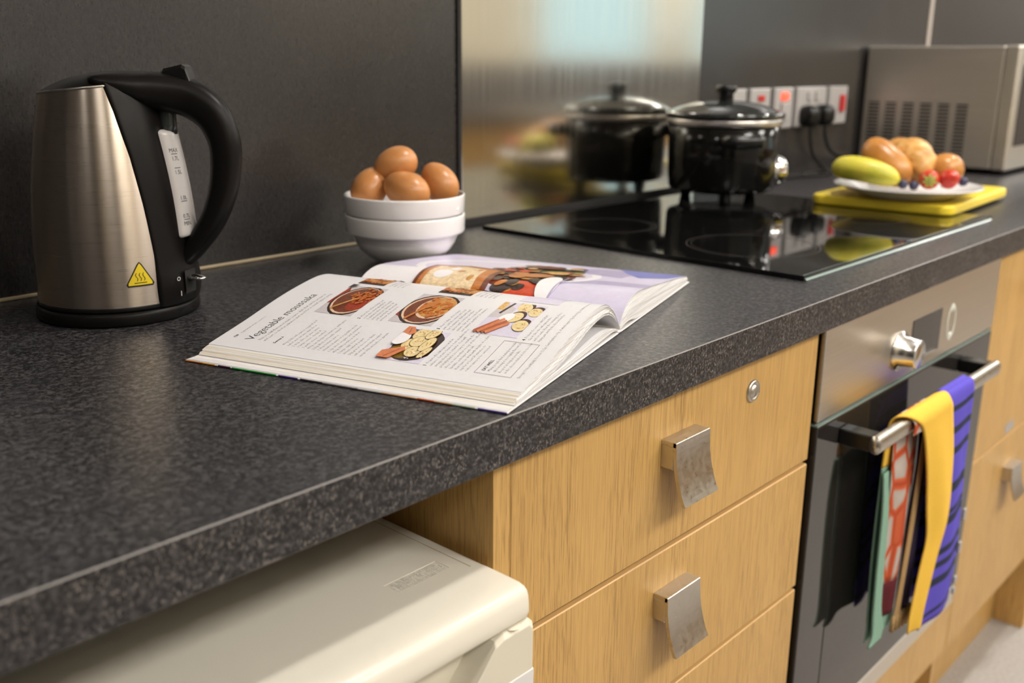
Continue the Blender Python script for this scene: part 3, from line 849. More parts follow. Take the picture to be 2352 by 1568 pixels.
# full-page photograph on the right page (coordinates straight in page units)
big = (0.2515, 0.4875, 0.0020, HB - 0.002)
def bigpic(shapes):
    gs = [print_poly(P_, IK.index(k_), 0.00015 + 0.00002 * i, big) for i, (k_, P_) in enumerate(shapes)]
    return mk('full_page_photo', [g for g in gs if g[1]], IM, right, local=True)
bp = [('laven', [(big[0], big[2]), (big[1], big[2]), (big[1], big[3]), (big[0], big[3])]), ('white', ell(0.262, 0.05, 0.05, 0.09)), ('lav2', ell(0.30, 0.275, 0.055, 0.080)), ('laven', ell(0.27, 0.285, 0.055, 0.085)), ('white', ell(0.36, 0.13, 0.085, 0.105)), ('lilac', ell(0.36, 0.13, 0.075, 0.095)),
      ('lav2', ell(0.435, 0.222, 0.030, 0.034)), ('white', ell(0.425, 0.195, 0.012, 0.045)), ('cloth', [(0.44, 0.24), (0.4875, 0.215), (0.4875, 0.296), (0.43, 0.29), (0.405, 0.265)]), ('lav2', [(0.40, 0.20), (0.44, 0.19), (0.43, 0.25), (0.39, 0.25)]),
      ('brown', ell(0.335, 0.165, 0.060, 0.050)), ('dark', ell(0.320, 0.180, 0.045, 0.032)), ('green', ell(0.395, 0.170, 0.030, 0.036)), ('tom', ell(0.275, 0.185, 0.022, 0.030))]
for _ in range(85):
    a_, r_ = R_.uniform(0, 2 * pi), sqrt(R_.uniform(0, 1))
    bp.append((R_.choice(['gold', 'brown', 'wood', 'dark', 'aub', 'tan', 'brown', 'tom', 'dark', 'dark']), ell(0.345 + 0.072 * r_ * cos(a_), 0.168 + 0.045 * r_ * sin(a_), R_.uniform(.004, .011), R_.uniform(.004, .010), R_.uniform(0, 3), 12)))
bp += [('wood', ell(0.325, 0.178, 0.020, 0.014, 1.0)), ('gold', ell(0.36, 0.19, 0.013, 0.011)), ('brown', ell(0.405, 0.155, 0.016, 0.024)), ('aub', ell(0.418, 0.192, 0.009, 0.010)), ('gold', ell(0.414, 0.190, 0.007, 0.008)),
      ('brown', [(0.2535, 0.066), (0.330, 0.058), (0.346, 0.092), (0.338, 0.140), (0.2535, 0.150)]), ('wood', [(0.256, 0.070), (0.328, 0.062), (0.341, 0.092), (0.333, 0.134), (0.256, 0.143)]), ('bake', [(0.259, 0.075), (0.325, 0.067), (0.336, 0.092), (0.325, 0.122), (0.259, 0.134)]), ('white', ell(0.290, 0.088, 0.012, 0.010)), ('tan', ell(0.302, 0.104, 0.006, 0.004)), ('wood', ell(0.318, 0.118, 0.005, 0.003)), ('tan', ell(0.285, 0.122, 0.007, 0.003)), ('tan', ell(0.325, 0.080, 0.003, 0.006)), ('white', ell(0.312, 0.092, 0.008, 0.005)), ('wood', ell(0.305, 0.103, 0.0025, 0.002)),
      ('white', ell(0.292, 0.207, 0.034, 0.011, -0.12)), ('lav2', line(0.258, 0.217, 0.325, 0.216, 0.002)), ('white', line(0.37, 0.12, 0.445, 0.135, 0.002)), ('white', line(0.372, 0.130, 0.440, 0.148, 0.002)), ('grey', line(0.374, 0.137, 0.435, 0.160, 0.002))]
bigpic(bp)['label'] = 'full page photo of a moussaka slice with salad'

# ------------------------------------------------------------------ hob
HX0, HX1, HY0, HY1, HZ = 1.0665, 1.7200, 0.0600, 0.5800, ZT + 0.0060
hob = thing('hob', ((HX0 + HX1) / 2, (HY0 + HY1) / 2, ZT), 'black glass ceramic hob set in the worktop under the slow cooker', 'hob')
mk('glass', [box(HX0, HX1, HY0, HY1, ZT + 0.0003, HZ, 0.0008, 2)], m_hob, hob)
mk('front_bevel', [([(HX0 + 0.003, HY0 - 0.0022, ZT + 0.0006), (HX1 - 0.003, HY0 - 0.0022, ZT + 0.0006), (HX1 - 0.003, HY0 + 0.0035, HZ + 0.0002), (HX0 + 0.003, HY0 + 0.0035, HZ + 0.0002), (HX0 + 0.003, HY0 + 0.001, ZT + 0.0006), (HX1 - 0.003, HY0 + 0.001, ZT + 0.0006)], [(0, 1, 2, 3), (0, 3, 4), (1, 5, 2), (0, 4, 5, 1)], 0, False)], m_glassedge, hob)
def ringg(cx, cy, r, w):
    return lathe([(r, HZ + 0.00015), (r + w, HZ + 0.00015)], (cx, cy, 0), 72, 0, None, False)
for (cx, cy, r) in ((1.205, 0.205, 0.088), (1.205, 0.445, 0.068), (1.555, 0.205, 0.068), (1.575, 0.440, 0.100)):
    mk('cooking_zone', [ringg(cx, cy, r, 0.0011), ringg(cx, cy, r - 0.006, 0.0006)], m_ring, hob)

# ------------------------------------------------------------------ slow cooker on the hob
PC = Vector((1.592, 0.490, HZ))
pot = thing('slow_cooker', PC, 'glossy black slow cooker with lid and steel rim band standing on the hob', 'slow cooker')
zr = 1.0505 - HZ
mk('body', [lathe([(0, 0.017), (0.083, 0.017), (0.0915, 0.020), (0.0945, 0.027), (0.0962, 0.080), (0.0975, zr - 0.013), (0.094, zr - 0.011), (0.090, zr - 0.012)], PC, 80)], m_black_gloss, pot)
mk('rim_band', [lathe([(0.0950, zr - 0.013), (0.1000, zr - 0.0125), (0.1012, zr - 0.009), (0.1012, zr - 0.004), (0.1000, zr - 0.001), (0.094, zr)], PC, 80)], mat('pale_steel_band', (0.72, 0.69, 0.66), 0.30, 1.0), pot)
lid = mk('lid', [lathe([(0.1000, zr), (0.1040, zr + 0.001), (0.1045, zr + 0.006), (0.1020, zr + 0.010), (0.0960, zr + 0.0112), (0.080, zr + 0.0175), (0.055, zr + 0.0242), (0.030, zr + 0.0278), (0, zr + 0.0285)], PC, 80)], mat('smoked_lid_glass', (0.016, 0.018, 0.017), 0.05, coat=0.5), pot)
mk('lid_knob', [lathe([(0.014, zr + 0.0275), (0.0130, zr + 0.040), (0.0165, zr + 0.0425), (0.0188, zr + 0.0465), (0.0184, zr + 0.0525), (0.0150, zr + 0.0548), (0, zr + 0.0552)], PC, 36)], m_black, pot)
for s_ in (1, -1):
    dr = Vector((-0.664, -0.748, 0)) * s_
    pr = Vector((-dr.y, dr.x, 0))
    def hpnt(a_, out, z_): return PC + dr * (0.0965 + out) + pr * a_ + Vector((0, 0, z_))
    path = smoothpath([hpnt(-0.030, -0.005, 0.112), hpnt(-0.031, 0.010, 0.111), hpnt(-0.025, 0.026, 0.110), hpnt(0, 0.030, 0.110), hpnt(0.025, 0.026, 0.110), hpnt(0.031, 0.010, 0.111), hpnt(0.030, -0.005, 0.112)], 6)
    rg = []
    for i, p in enumerate(path):
        t = (path[min(i + 1, len(path) - 1)] - path[max(i - 1, 0)]).normalized()
        nn = Vector((t.y, -t.x, 0))
        rg.append([p + nn * (0.0075 * cos(q)) + Vector((0, 0, 0.0105 * sin(q))) for q in [2 * pi * k / 12 for k in range(12)]])
    mk('side_handle', [loft(rg)], m_black, pot)
for k in range(3):
    a = radians(218 + 120 * k)
    fx, fy = PC.x + 0.068 * cos(a), PC.y + 0.068 * sin(a)
    mk('foot', [lathe([(0, 0.0003), (0.0085, 0.0003), (0.0095, 0.003), (0.012, 0.020)], (fx, fy, HZ), 20)], m_black, pot)
fd = Vector((0.748, -0.664, 0))
q = Vector((0, 0, 1)).rotation_difference(fd).to_matrix().to_4x4()
dial = mk('control_dial', [xf(lathe([(0.029, -0.004), (0.0295, 0.004), (0.0270, 0.010), (0.0240, 0.0185), (0.020, 0.0225), (0.010, 0.0245), (0, 0.025)], n=36), Matrix.Translation(PC + fd * 0.094 + Vector((0, 0, 0.050))) @ q)], m_chrome, pot)
dial['label'] = 'shiny chrome control dial'

# ------------------------------------------------------------------ chopping board, plate and food
BC = Vector((1.828, 0.233, HZ))
b_ang = radians(3.0)
bm = bmesh.new()
bd = box(-0.1750, 0.1750, -0.1200, 0.1200, 0.0002, 0.0170)
bm = bmesh.new()
vv = [bm.verts.new(v) for v in bd[0]]
for f in bd[1]: bm.faces.new([vv[i] for i in f])
vert_e = [e for e in bm.edges if abs(e.verts[0].co.z - e.verts[1].co.z) > 0.005]
bmesh.ops.bevel(bm, geom=vert_e, offset=0.022, segments=8, profile=0.5, affect='EDGES')
hor_e = [e for e in bm.edges if abs(e.verts[0].co.z - e.verts[1].co.z) < 1e-5 and len([f for f in e.link_faces if abs(f.normal.z) > 0.9]) == 1]
bmesh.ops.bevel(bm, geom=hor_e, offset=0.0045, segments=4, profile=0.5, affect='EDGES')
bv, bf = bmg(bm)
board = mk('chopping_board', [xf((bv, bf, 0, False), Matrix.Translation(BC) @ Matrix.Rotation(b_ang, 4, 'Z'))], m_yellow, loc=BC)
tag(board, 'bright yellow plastic chopping board lying half on the hob, under the plate', 'chopping board')
PL = Vector((1.735, 0.208, HZ + 0.0172))
plate = mk('plate', [lathe([(0, 0), (0.070, 0), (0.074, 0.0010), (0.085, 0.0066), (0.119, 0.0186), (0.1215, 0.0200), (0.1210, 0.0213), (0.1180, 0.0213), (0.086, 0.0102), (0.074, 0.0054), (0, 0.0044)], PL, 80)], m_ceramic, loc=PL)
tag(plate, 'white plate of bread and fruit on the yellow chopping board', 'plate')
zp = PL.z + 0.006

def blob(path, rfn, n=20, squash=1.0):
    """closed rounded body along a path; rfn(t) = radius"""
    P_ = smoothpath(path, 8)
    rg = []
    prev = None
    for i, p in enumerate(P_):
        t = (P_[min(i + 1, len(P_) - 1)] - P_[max(i - 1, 0)]).normalized()
        a = prev if prev is not None else Vector((0, 0, 1)).cross(t)
        a = (a - t * a.dot(t)).normalized(); prev = a
        b = t.cross(a)
        r = rfn(i / (len(P_) - 1))
        rg.append([p + a * (r * cos(q)) + b * (r * squash * sin(q)) for q in [2 * pi * k / n for k in range(n)]])
    return loft(rg)
def dome(t, p=0.5): return max(0.02, (1 - abs(2 * t - 1) ** 2.6)) ** p
m_ban = mat('green_yellow_banana_skin', (0.55, 0.50, 0.05), 0.4)
n = N(m_ban)
n.base(n.ramp(n.noise(n.coord(), 30, 2), [(0.35, (0.52, 0.50, 0.045)), (0.7, (0.72, 0.60, 0.07))]))
ban = thing('banana', (1.64, 0.245, zp), 'greenish yellow banana resting on the left rim of the plate', 'banana')
mk('fruit', [blob([(1.640, 0.300, 0.968), (1.634, 0.275, 0.9745), (1.638, 0.240, 0.9720), (1.648, 0.210, 0.9640), (1.656, 0.192, 0.9560)], lambda t: 0.0028 + 0.0192 * dome(t, 0.62) * (1.10 - 0.34 * t), 10)], m_ban, ban)
mk('tip', [tube([(1.655, 0.194, 0.957), (1.658, 0.187, 0.954)], 0.0036, 8)], mat('dark_banana_tip', (0.10, 0.07, 0.02), 0.6), ban)
m_bread = mat('golden_crust', (0.58, 0.27, 0.07), 0.32)
n = N(m_bread)
n.base(n.ramp(n.noise(n.coord(), 34, 3, 0.6), [(0.3, (0.40, 0.15, 0.025)), (0.7, (0.58, 0.26, 0.06))]))
m_cro = mat('flaky_pastry', (0.68, 0.38, 0.12), 0.42)
n = N(m_cro)
cn = n.noise(n.coord(), 60, 3, 0.6)
n.base(n.ramp(cn, [(0.3, (0.42, 0.17, 0.03)), (0.55, (0.64, 0.34, 0.09)), (0.75, (0.78, 0.50, 0.20))]))
n.bump(cn, 0.4, 0.003)
roll = mk('bread_roll', [blob([(1.692, 0.272, 1.004), (1.690, 0.255, 0.999), (1.688, 0.232, 0.985), (1.690, 0.208, 0.966), (1.694, 0.192, 0.952)], lambda t: 0.004 + 0.0245 * dome(t, 0.6), 20)], m_bread, loc=(1.69, 0.23, zp))
tag(roll, 'long glossy brown bread roll leaning behind the banana', 'bread')
# croissant: ridged segments
def crad(t):
    seg = abs(math.sin(t * pi * 4.5 + 0.4))
    return (0.006 + 0.0315 * dome(t, 0.72)) * (0.86 + 0.16 * seg)
cro = mk('croissant', [blob([(1.7635, 0.271, 0.966), (1.7655, 0.253, 0.979), (1.7565, 0.227, 0.985), (1.7395, 0.203, 0.982), (1.7175, 0.188, 0.97), (1.7095, 0.191, 0.962)], crad, 22)], m_cro, loc=(1.735, 0.20, zp))
tag(cro, 'flaky golden croissant in the middle of the plate', 'croissant')
bun = mk('bread_bun', [lathe([(0, -0.021), (0.018, -0.021), (0.028, -0.013), (0.0295, -0.002), (0.026, 0.011), (0.017, 0.020), (0.007, 0.0232), (0, 0.0235)], (1.748, 0.152, 0.9755), 36)], m_bread, loc=(1.748, 0.152, zp))
tag(bun, 'round brown bun at the right of the plate, behind the strawberries', 'bread')
m_straw = mat('strawberry_red', (0.55, 0.035, 0.025), 0.28)
n = N(m_straw)
n.base(n.ramp(n.noise(n.coord(), 420, 1), [(0.62, (0.58, 0.035, 0.025)), (0.72, (0.62, 0.30, 0.08))]))
m_leafg = mat('strawberry_leaf', (0.32, 0.42, 0.06), 0.5)
def berry(p, tip, label):
    t = thing('strawberry', p, label, 'strawberry', 'strawberries on the plate')
    d = Vector(tip).normalized()
    q = Vector((0, 0, 1)).rotation_difference(d).to_matrix().to_4x4()
    mx = Matrix.Translation(p) @ q
    mk('fruit', [xf(lathe([(0, -0.015), (0.009, -0.0135), (0.0150, -0.006), (0.0160, 0.001), (0.013, 0.010), (0.0075, 0.0165), (0, 0.0195)], n=24), mx)], m_straw, t)
    lv = []
    for k in range(7):
        a = 2 * pi * k / 7
        w = 0.35
        lv.append(([(0.001 * cos(a), 0.001 * sin(a), -0.0160), (0.007 * cos(a - w), 0.007 * sin(a - w), -0.0155), (0.0145 * cos(a), 0.0145 * sin(a), -0.0120), (0.007 * cos(a + w), 0.007 * sin(a + w), -0.0155)], [(0, 1, 2, 3)], 0, False))
    lv.append(tube([(0, 0, -0.015), (0.001, 0, -0.021)], 0.0014, 6))
    mk('leaf_cap', [xf(g, mx) for g in lv], m_leafg, t)
berry((1.685, 0.154, 0.9600), (0.9, 0.42, 0.0), 'strawberry with its green leaf cap facing out, in front of the croissant')
berry((1.701, 0.128, 0.9620), (-0.5, -0.7, 0.35), 'strawberry showing only red flesh, in front of the round bun')
m_blue = mat('blueberry_skin', (0.035, 0.035, 0.075), 0.45)
def blueberry(p, label):
    o = mk('blueberry', [lathe([(0, -0.0075), (0.005, -0.006), (0.008, -0.001), (0.0075, 0.004), (0.0045, 0.0068), (0.0032, 0.0075), (0.0026, 0.0066), (0, 0.0062)], p, 18)], m_blue, loc=p)
    tag(o, label, 'blueberry', 'blueberries on the plate')
blueberry((1.6575, 0.1860, 0.9520), 'blueberry below the tip of the bread roll')
blueberry((1.668, 0.1720, 0.9500), 'blueberry on the plate between the bread roll and the strawberries')
blueberry((1.7235, 0.1130, 0.9570), 'blueberry at the right end of the fruit, beside the red strawberry')

# ------------------------------------------------------------------ microwave
mx0, mx1, my0, my1, mz0, mz1 = 2.432, 2.920, 0.292, 0.604, ZT + 0.012, 1.183
mic = thing('microwave', ((mx0 + mx1) / 2, 0.45, ZT), 'stainless steel microwave oven at the far end of the worktop', 'microwave')
mk('case', [box(mx0, mx1, my0, my1, mz0, mz1, 0.003, 2)], m_micro, mic)
mk('door', [box(mx0 - 0.004, mx1 + 0.004, my0 - 0.034, my0 - 0.0005, mz0 - 0.002, mz1 + 0.002, 0.006, 3)], m_micro, mic)
mk('door_window', [box(mx0 + 0.030, mx0 + 0.33, my0 - 0.0355, my0 - 0.0335, mz0 + 0.052, mz1 - 0.040, 0.0006, 1)], m_ovenglass, mic)
mk('control_panel', [box(mx0 + 0.345, mx1 - 0.02, my0 - 0.0355, my0 - 0.0335, mz0 + 0.03, mz1 - 0.03, 0.0006, 1)], m_black, mic)
sl = []
for c_ in range(6):
    for r_ in range(15):
        y0 = 0.3560 + c_ * 0.0415
        z0 = 0.9350 + r_ * 0.0082
        sl.append(box(mx0 - 0.0006, mx0 + 0.001, y0, y0 + 0.026, z0, z0 + 0.0045))
mk('vent_slots', sl, m_gap, mic)
for fx, fy in ((mx0 + 0.04, my0 + 0.03), (mx1 - 0.04, my0 + 0.03), (mx0 + 0.04, my1 - 0.04), (mx1 - 0.04, my1 - 0.04)):
    mk('foot', [lathe([(0, 0.0003), (0.012, 0.0003), (0.013, 0.0118), (0, 0.0118)], (fx, fy, ZT), 16)], m_rubber, mic)

# ------------------------------------------------------------------ sockets and switches on the wall
SZ0, SZ1 = 1.006, 1.092
def wallplate(name, x0, x1, label, cat):
    t = thing(name, ((x0 + x1) / 2, YB, (SZ0 + SZ1) / 2), label, cat, 'white wall switches and sockets')
    mk('plate', [box(x0 + 0.003, x1 - 0.003, YB - 0.011, YB - 0.0003, SZ0, SZ1, 0.003, 2)], m_white, t)
    return t
t = wallplate('fused_switch', 1.780, 1.866, 'white wall switch half hidden behind the slow cooker knob', 'switch')
mk('rocker', [box(1.803, 1.843, YB - 0.0155, YB - 0.0112, 1.030, 1.068, 0.002)], m_white, t)
t = wallplate('fused_switch', 1.877, 1.966, 'white wall switch with a small dark red neon, above the slow cooker lid', 'switch')
mk('rocker', [box(1.905, 1.937, YB - 0.0155, YB - 0.0112, 1.022, 1.055, 0.002)], m_white, t)
mk('neon', [box(1.908, 1.935, YB - 0.0135, YB - 0.0112, 1.066, 1.078, 0.001)], m_red, t)
t = wallplate('fused_switch', 1.979, 2.068, 'white wall switch with a glowing red neon', 'switch')
mk('rocker', [box(2.008, 2.040, YB - 0.0165, YB - 0.0112, 1.025, 1.060, 0.002)], m_white, t)
mk('neon', [box(2.007, 2.037, YB - 0.0150, YB - 0.0112, 1.066, 1.082, 0.002)], m_neon, t)
t = wallplate('double_socket', 2.080, 2.228, 'white double socket holding two black plugs', 'socket')
for x_ in (2.128, 2.166):
    mk('rocker', [box(x_, x_ + 0.018, YB - 0.0150, YB - 0.0112, 1.062, 1.082, 0.0015)], m_white, t)
t = wallplate('cooker_switch', 2.240, 2.338, 'white cooker switch with a red rocker, next to the microwave', 'switch')
mk('rocker', [box(2.292, 2.316, YB - 0.0165, YB - 0.0112, 1.034, 1.072, 0.002)], m_red, t)['label'] = 'red rocker'
for i, (px_, lab) in enumerate(((2.117, 'black plug in the double socket, on the slow cooker side'), (2.190, 'black plug in the double socket, on the microwave side'))):
    t = thing('plug', (px_, YB - 0.0115, 1.03), lab, 'plug', 'black plugs in the double socket')
    rg = []
    for dy, w_, h_ in ((0.0, .021, .022), (0.010, .023, .024), (0.026, .020, .022), (0.034, .013, .016), (0.036, .006, .008)):
        rg.append([Vector((px_ + w_ * math.copysign(abs(cos(a)) ** 0.7, cos(a)), YB - 0.0117 - dy, 1.030 + h_ * math.copysign(abs(sin(a)) ** 0.7, sin(a)))) for a in [2 * pi * k / 20 for k in range(20)]])
    mk('body', [loft(rg)], m_black, t)
    e = 2.150 if i == 0 else 2.29
    mk('cord', [tube(smoothpath([(px_, YB - 0.030, 1.012), (px_, YB - 0.032, 0.985), (px_ + (e - px_) * 0.25, YB - 0.036, 0.950), (px_ + (e - px_) * 0.9, YB - 0.045, 0.925), (e + 0.012, YB - 0.055, 0.9075), (e - 0.02, YB - 0.075, 0.9045), (e - 0.10, YB - 0.05, 0.9045), (e - 0.2, YB - 0.035, 0.9045)], 8), 0.0037, 8)], m_black, t)

# ------------------------------------------------------------------ drawer unit
YD = 0.012
def front(x0, x1, z0, z1):
    return box(x0, x1, YD, YD + 0.0075, z0, z1, 0.0010, 1)
def oak_front(name, x0, x1, z0, z1, parent):
    o = mk(name, [front(x0, x1, z0, z1)], [m_oak, m_oak_edge], parent)
    for p in o.data.polygons:
        if abs(p.normal.z) > 0.5: p.material_index = 1
    return o
def bow_handle(xc, ztop_, parent, w=0.0560, h=0.058):
    rg = []
    k = 12
    for i in range(k + 1):
        t = i / k
        z = ztop_ - h * t
        y = -0.0045 + 0.0015 * sin(t * pi) * 0 - 0.0125 * t ** 2.2
        th = 0.0035
        rg.append([(xc - w / 2, y, z), (xc + w / 2, y, z), (xc + w / 2, y + th, z), (xc - w / 2, y + th, z)])
    g = loft(rg, smooth=False)
    top = box(xc - w / 2, xc + w / 2, -0.0043, YD + 0.0005, ztop_ - 0.0045, ztop_ + 0.0006, 0.0006, 1)
    web = box(xc - w / 2, xc + w / 2, -0.002, YD + 0.0005, ztop_ - 0.026, ztop_ - 0.004, 0.0008, 1)
    return mk('handle', [g, top, web], m_handle, parent)
dr = thing('drawer_unit', (0.754, 0.3, 0), 'oak drawer unit under the worktop, between the fridge and the oven', 'cabinet')
mk('carcass', [box(0.4926, 0.5106, YD + 0.0004, 0.58, 0.0, ZT - 0.0385), box(0.9986, 1.0166, YD + 0.019, 0.58, 0.0, ZT - 0.0385), box(0.511, 0.998, 0.56, 0.578, 0.15, ZT - 0.0385), box(0.511, 0.998, YD + 0.022, 0.558, ZT - 0.056, ZT - 0.0385)], m_oak, dr)
for i, (z0, z1, zh) in enumerate(((0.7068, 0.8590, 0.8170), (0.5458, 0.7018, 0.6625), (0.3853, 0.5408, 0.4990), (0.1700, 0.3803, 0.3400))):
    d = oak_front('drawer', 0.5114, 1.0160, z0, z1, dr)
    bow_handle(0.7400, zh, d)
    if i == 0:
        q = Matrix.Translation((0.8735, YD + 0.0003, 0.8245)) @ Matrix.Rotation(radians(90), 4, 'X')
        lk = mk('lock', [xf(lathe([(0.0118, 0), (0.0118, 0.0018), (0.0105, 0.0032), (0.0085, 0.0032), (0.0080, 0.0022), (0.0062, 0.0022), (0.0060, 0.0035), (0, 0.0035)], n=32), q)], m_handle, d)
mk('plinth', [box(0.4926, 1.0166, 0.062, 0.078, 0.0, 0.150)], m_oak, dr)

# ------------------------------------------------------------------ oven
OX0, OX1 = 1.0265, 1.6240
ov = thing('oven', ((OX0 + OX1) / 2, 0.3, 0.262), 'built-in steel and black glass oven below the hob', 'oven')
mk('housing', [box(OX0 + 0.004, OX1 - 0.004, YD + 0.0035, 0.57, 0.746, ZT - 0.039), box(OX0 - 0.006, OX1 + 0.006, YD + 0.022, 0.57, 0.262, ZT - 0.039)], m_gap, ov)
cp = mk('control_panel', [box(OX0, OX1, YD - 0.004, YD + 0.003, 0.7485, ZT - 0.040, 0.002, 2)], m_steel, ov)
disp = mk('display', [box(1.2850, 1.3880, YD - 0.0047, YD - 0.0038, 0.7625, 0.8210, 0.0003, 1)], m_ovenglass, cp)
seg = []
for k, s_ in enumerate((0, 1)):
    x_ = 1.302 + k * 0.0125
    z_ = 0.7720
    for (a, b, c_, d_) in ((0, .0085, 0, .0016), (0, .0085, .0136, .0152), (0, .0016, 0, .0152), (.0069, .0085, 0, .0152)) + (() if k else ((0, .0085, .0068, .0084),)):
        seg.append(box(x_ + a, x_ + b, YD - 0.0050, YD - 0.0046, z_ + c_, z_ + d_))
mk('clock_digits', seg, mat('red_led', (0.5, 0.02, 0.02), 0.4, emit=(1.0, 0.06, 0.05), estr=0.9), disp)
ky = Matrix.Translation((1.2450, YD - 0.0040, 0.7890)) @ Matrix.Rotation(radians(90), 4, 'X')
mk('knob', [xf(lathe([(0.0260, 0), (0.0260, 0.003), (0.0195, 0.0045), (0.0190, 0.026), (0.0178, 0.0275), (0, 0.0275)], n=40), ky)], mat('bright_knob_steel', (0.72, 0.69, 0.66), 0.20, 1.0), cp)
kx = Matrix.Translation((1.4300, YD - 0.0040, 0.7930)) @ Matrix.Rotation(radians(90), 4, 'X')
mk('button_pad', [xf(lathe([(0.0165, 0.0002), (0.0175, 0.0009), (0.0190, 0.0009), (0.0200, 0.0002)], n=36), kx @ Matrix.Diagonal((0.8, 1.35, 1, 1)))] +
   [xf(lathe([(0, 0.001), (0.0045, 0.001), (0.005, 0.0002)], n=16), kx @ Matrix.Translation((0, s_ * 0.0195, 0))) for s_ in (1, -1)], mat('pale_button_print', (0.70, 0.72, 0.64), 0.3), cp)
door = mk('door', [box(OX0, OX1, YD - 0.004, YD + 0.021, 0.3000, 0.7425, 0.0018, 2)], m_ovenglass, ov)
door['label'] = 'dark glass oven door'
mk('glass_edge', [box(OX0 + 0.001, OX1 - 0.001, YD - 0.0034, YD + 0.010, 0.7427, 0.7450)], m_glassedge, door)
mk('window', [box(OX0 + 0.075, OX1 - 0.075, YD - 0.0047, YD - 0.0039, 0.365, 0.690, 0.0003, 1)], mat('oven_window_glass', (0.012, 0.010, 0.009), 0.04, spec=0.6), door)
mk('bottom_trim', [box(OX0, OX1, YD - 0.003, YD + 0.021, 0.2640, 0.2980, 0.0015, 1)], m_steel, ov)
BY, BZ = -0.0375, 0.7175
hd = mk('handle', [loft([[(x_, BY + 0.0072 * math.copysign(abs(cos(a)) ** 0.8, cos(a)), BZ + 0.0112 * math.copysign(abs(sin(a)) ** 0.8, sin(a))) for a in [2 * pi * k / 20 for k in range(20)]] for x_ in (1.084, 1.0845, 1.5065, 1.507)])], m_handle, door)
for x0_, x1_ in ((1.0845, 1.1085), (1.4825, 1.5065)):
    mk('bracket', [box(x0_, x1_, BY + 0.002, YD - 0.0042, BZ - 0.0105, BZ + 0.0095, 0.0015, 1)], m_black, hd)
mk('filler_panel', [front(OX0 - 0.003, OX1 + 0.008, 0.170, 0.2600)], m_oak, ov)

# ------------------------------------------------------------------ towels over the oven handle
def towel_geo(path, width, ripple=0.0, slotf=None, nu=14, ph=0.0):
    """path: (y, z, x_left, x_right) from front hem over the bar to the back hem"""
    P_ = smoothpath([(p[0], p[1], 0) for p in path], 8)
    X_ = smoothpath([(p[2], p[3], 0) for p in path], 8)
    V, F0, F1 = [], [], []
    m_ = len(P_)
    for i in range(m_):
        for k in range(nu + 1):
            t = k / nu
            x = X_[i].x + (X_[i].y - X_[i].x) * t
            fall = min(1.0, max(0.0, (0.72 - P_[i].y) / 0.12))
            y = P_[i].x + ripple * fall * sin(t * 6.5 + ph + 2.2 * P_[i].y)
            V.append((x, y, P_[i].y))
    for i in range(m_ - 1):
        for k in range(nu):
            f = (i * (nu + 1) + k, i * (nu + 1) + k + 1, (i + 1) * (nu + 1) + k + 1, (i + 1) * (nu + 1) + k)
            (F1 if slotf and slotf(P_[i].x, P_[i].y, i / m_) else F0).append(f)
    return [(V, F0, 0, True), (V, F1, 1, True)]
def cloth(name, rgb, rough=0.85):
    m = mat(name, rgb, rough, spec=0.2)
    n = N(m)
    w = n.noise(n.coord((900, 900, 900)), 1, 2)
    n.base(n.ramp(w, [(0.3, tuple(v * 0.86 for v in rgb[:3])), (0.7, rgb)]))
    n.bump(w, 0.15, 0.0004)
    return m
m_ty = cloth('yellow_cotton', (0.85, 0.52, 0.07))
m_tm = cloth('mint_cotton', (0.25, 0.42, 0.32))
def solid(o, th):
    md = o.modifiers.new('thickness', 'SOLIDIFY'); md.thickness = th; md.offset = 0.0
    return o
zt = BZ + 0.0112
# purple striped
m_tp = mat('purple_striped_cotton', (0.1, 0.08, 0.45), 0.8, spec=0.2)
n = N(m_tp)
o3 = n.sep(n.coord())
wob = n.math('MULTIPLY', n.noise(n.coord(), 9, 1), 0.012)
zz = n.math('ADD', n.math('ADD', o3[2], n.math('MULTIPLY', o3[0], -0.02)), wob)
stops = [(0.0, (0.105, 0.075, 0.50))]
zref = 0.35
for z_, h_ in ((0.375, .004), (0.420, .009), (0.447, .008), (0.470, .008), (0.516, .010), (0.533, .006), (0.566, .011), (0.627, .008), (0.660, .008), (0.694, .006)):
    a = (z_ - zref) / 0.4
    stops += [(a, (0.025, 0.03, 0.06)), (a + 1.4 * h_ / 0.4, (0.105, 0.078, 0.50))]
# remap: local z is measured from the towel's own origin (its hem height)
n.base(n.ramp(n.math('MULTIPLY', n.math('ADD', zz, 0.7175 - 0.015 - zref + 0.0), 1 / 0.4), stops, 'CONSTANT'))
tp = thing('tea_towel', (1.345, BY, BZ), 'purple blue tea towel with dark stripes over the oven handle', 'tea towel', 'tea towels over the oven handle')
solid(mk('cloth', towel_geo([(-0.0420, 0.372, 1.312, 1.428), (-0.0440, 0.45, 1.306, 1.432), (-0.0465, 0.56, 1.296, 1.412), (-0.0475, 0.66, 1.291, 1.394), (-0.0475, zt - 0.006, 1.2915, 1.3840), (BY, zt + 0.0030, 1.2915, 1.3840), (-0.0275, zt - 0.006, 1.2915, 1.3840), (-0.0255, 0.64, 1.293, 1.390), (-0.0230, 0.50, 1.298, 1.400), (-0.0200, 0.41, 1.30, 1.405)], 0.1, 0.0035), [m_tp, m_tp], tp), 0.0016)
sp2 = []
for z_, h_ in ((0.385, .010), (0.402, .012), (0.452, .018), (0.505, .018)):
    sp2.append(box(1.424, 1.4325, -0.0475, -0.0440, z_, z_ + h_, 0.0008, 1))
for g in sp2: mk('white_tab', [g], m_white, tp)
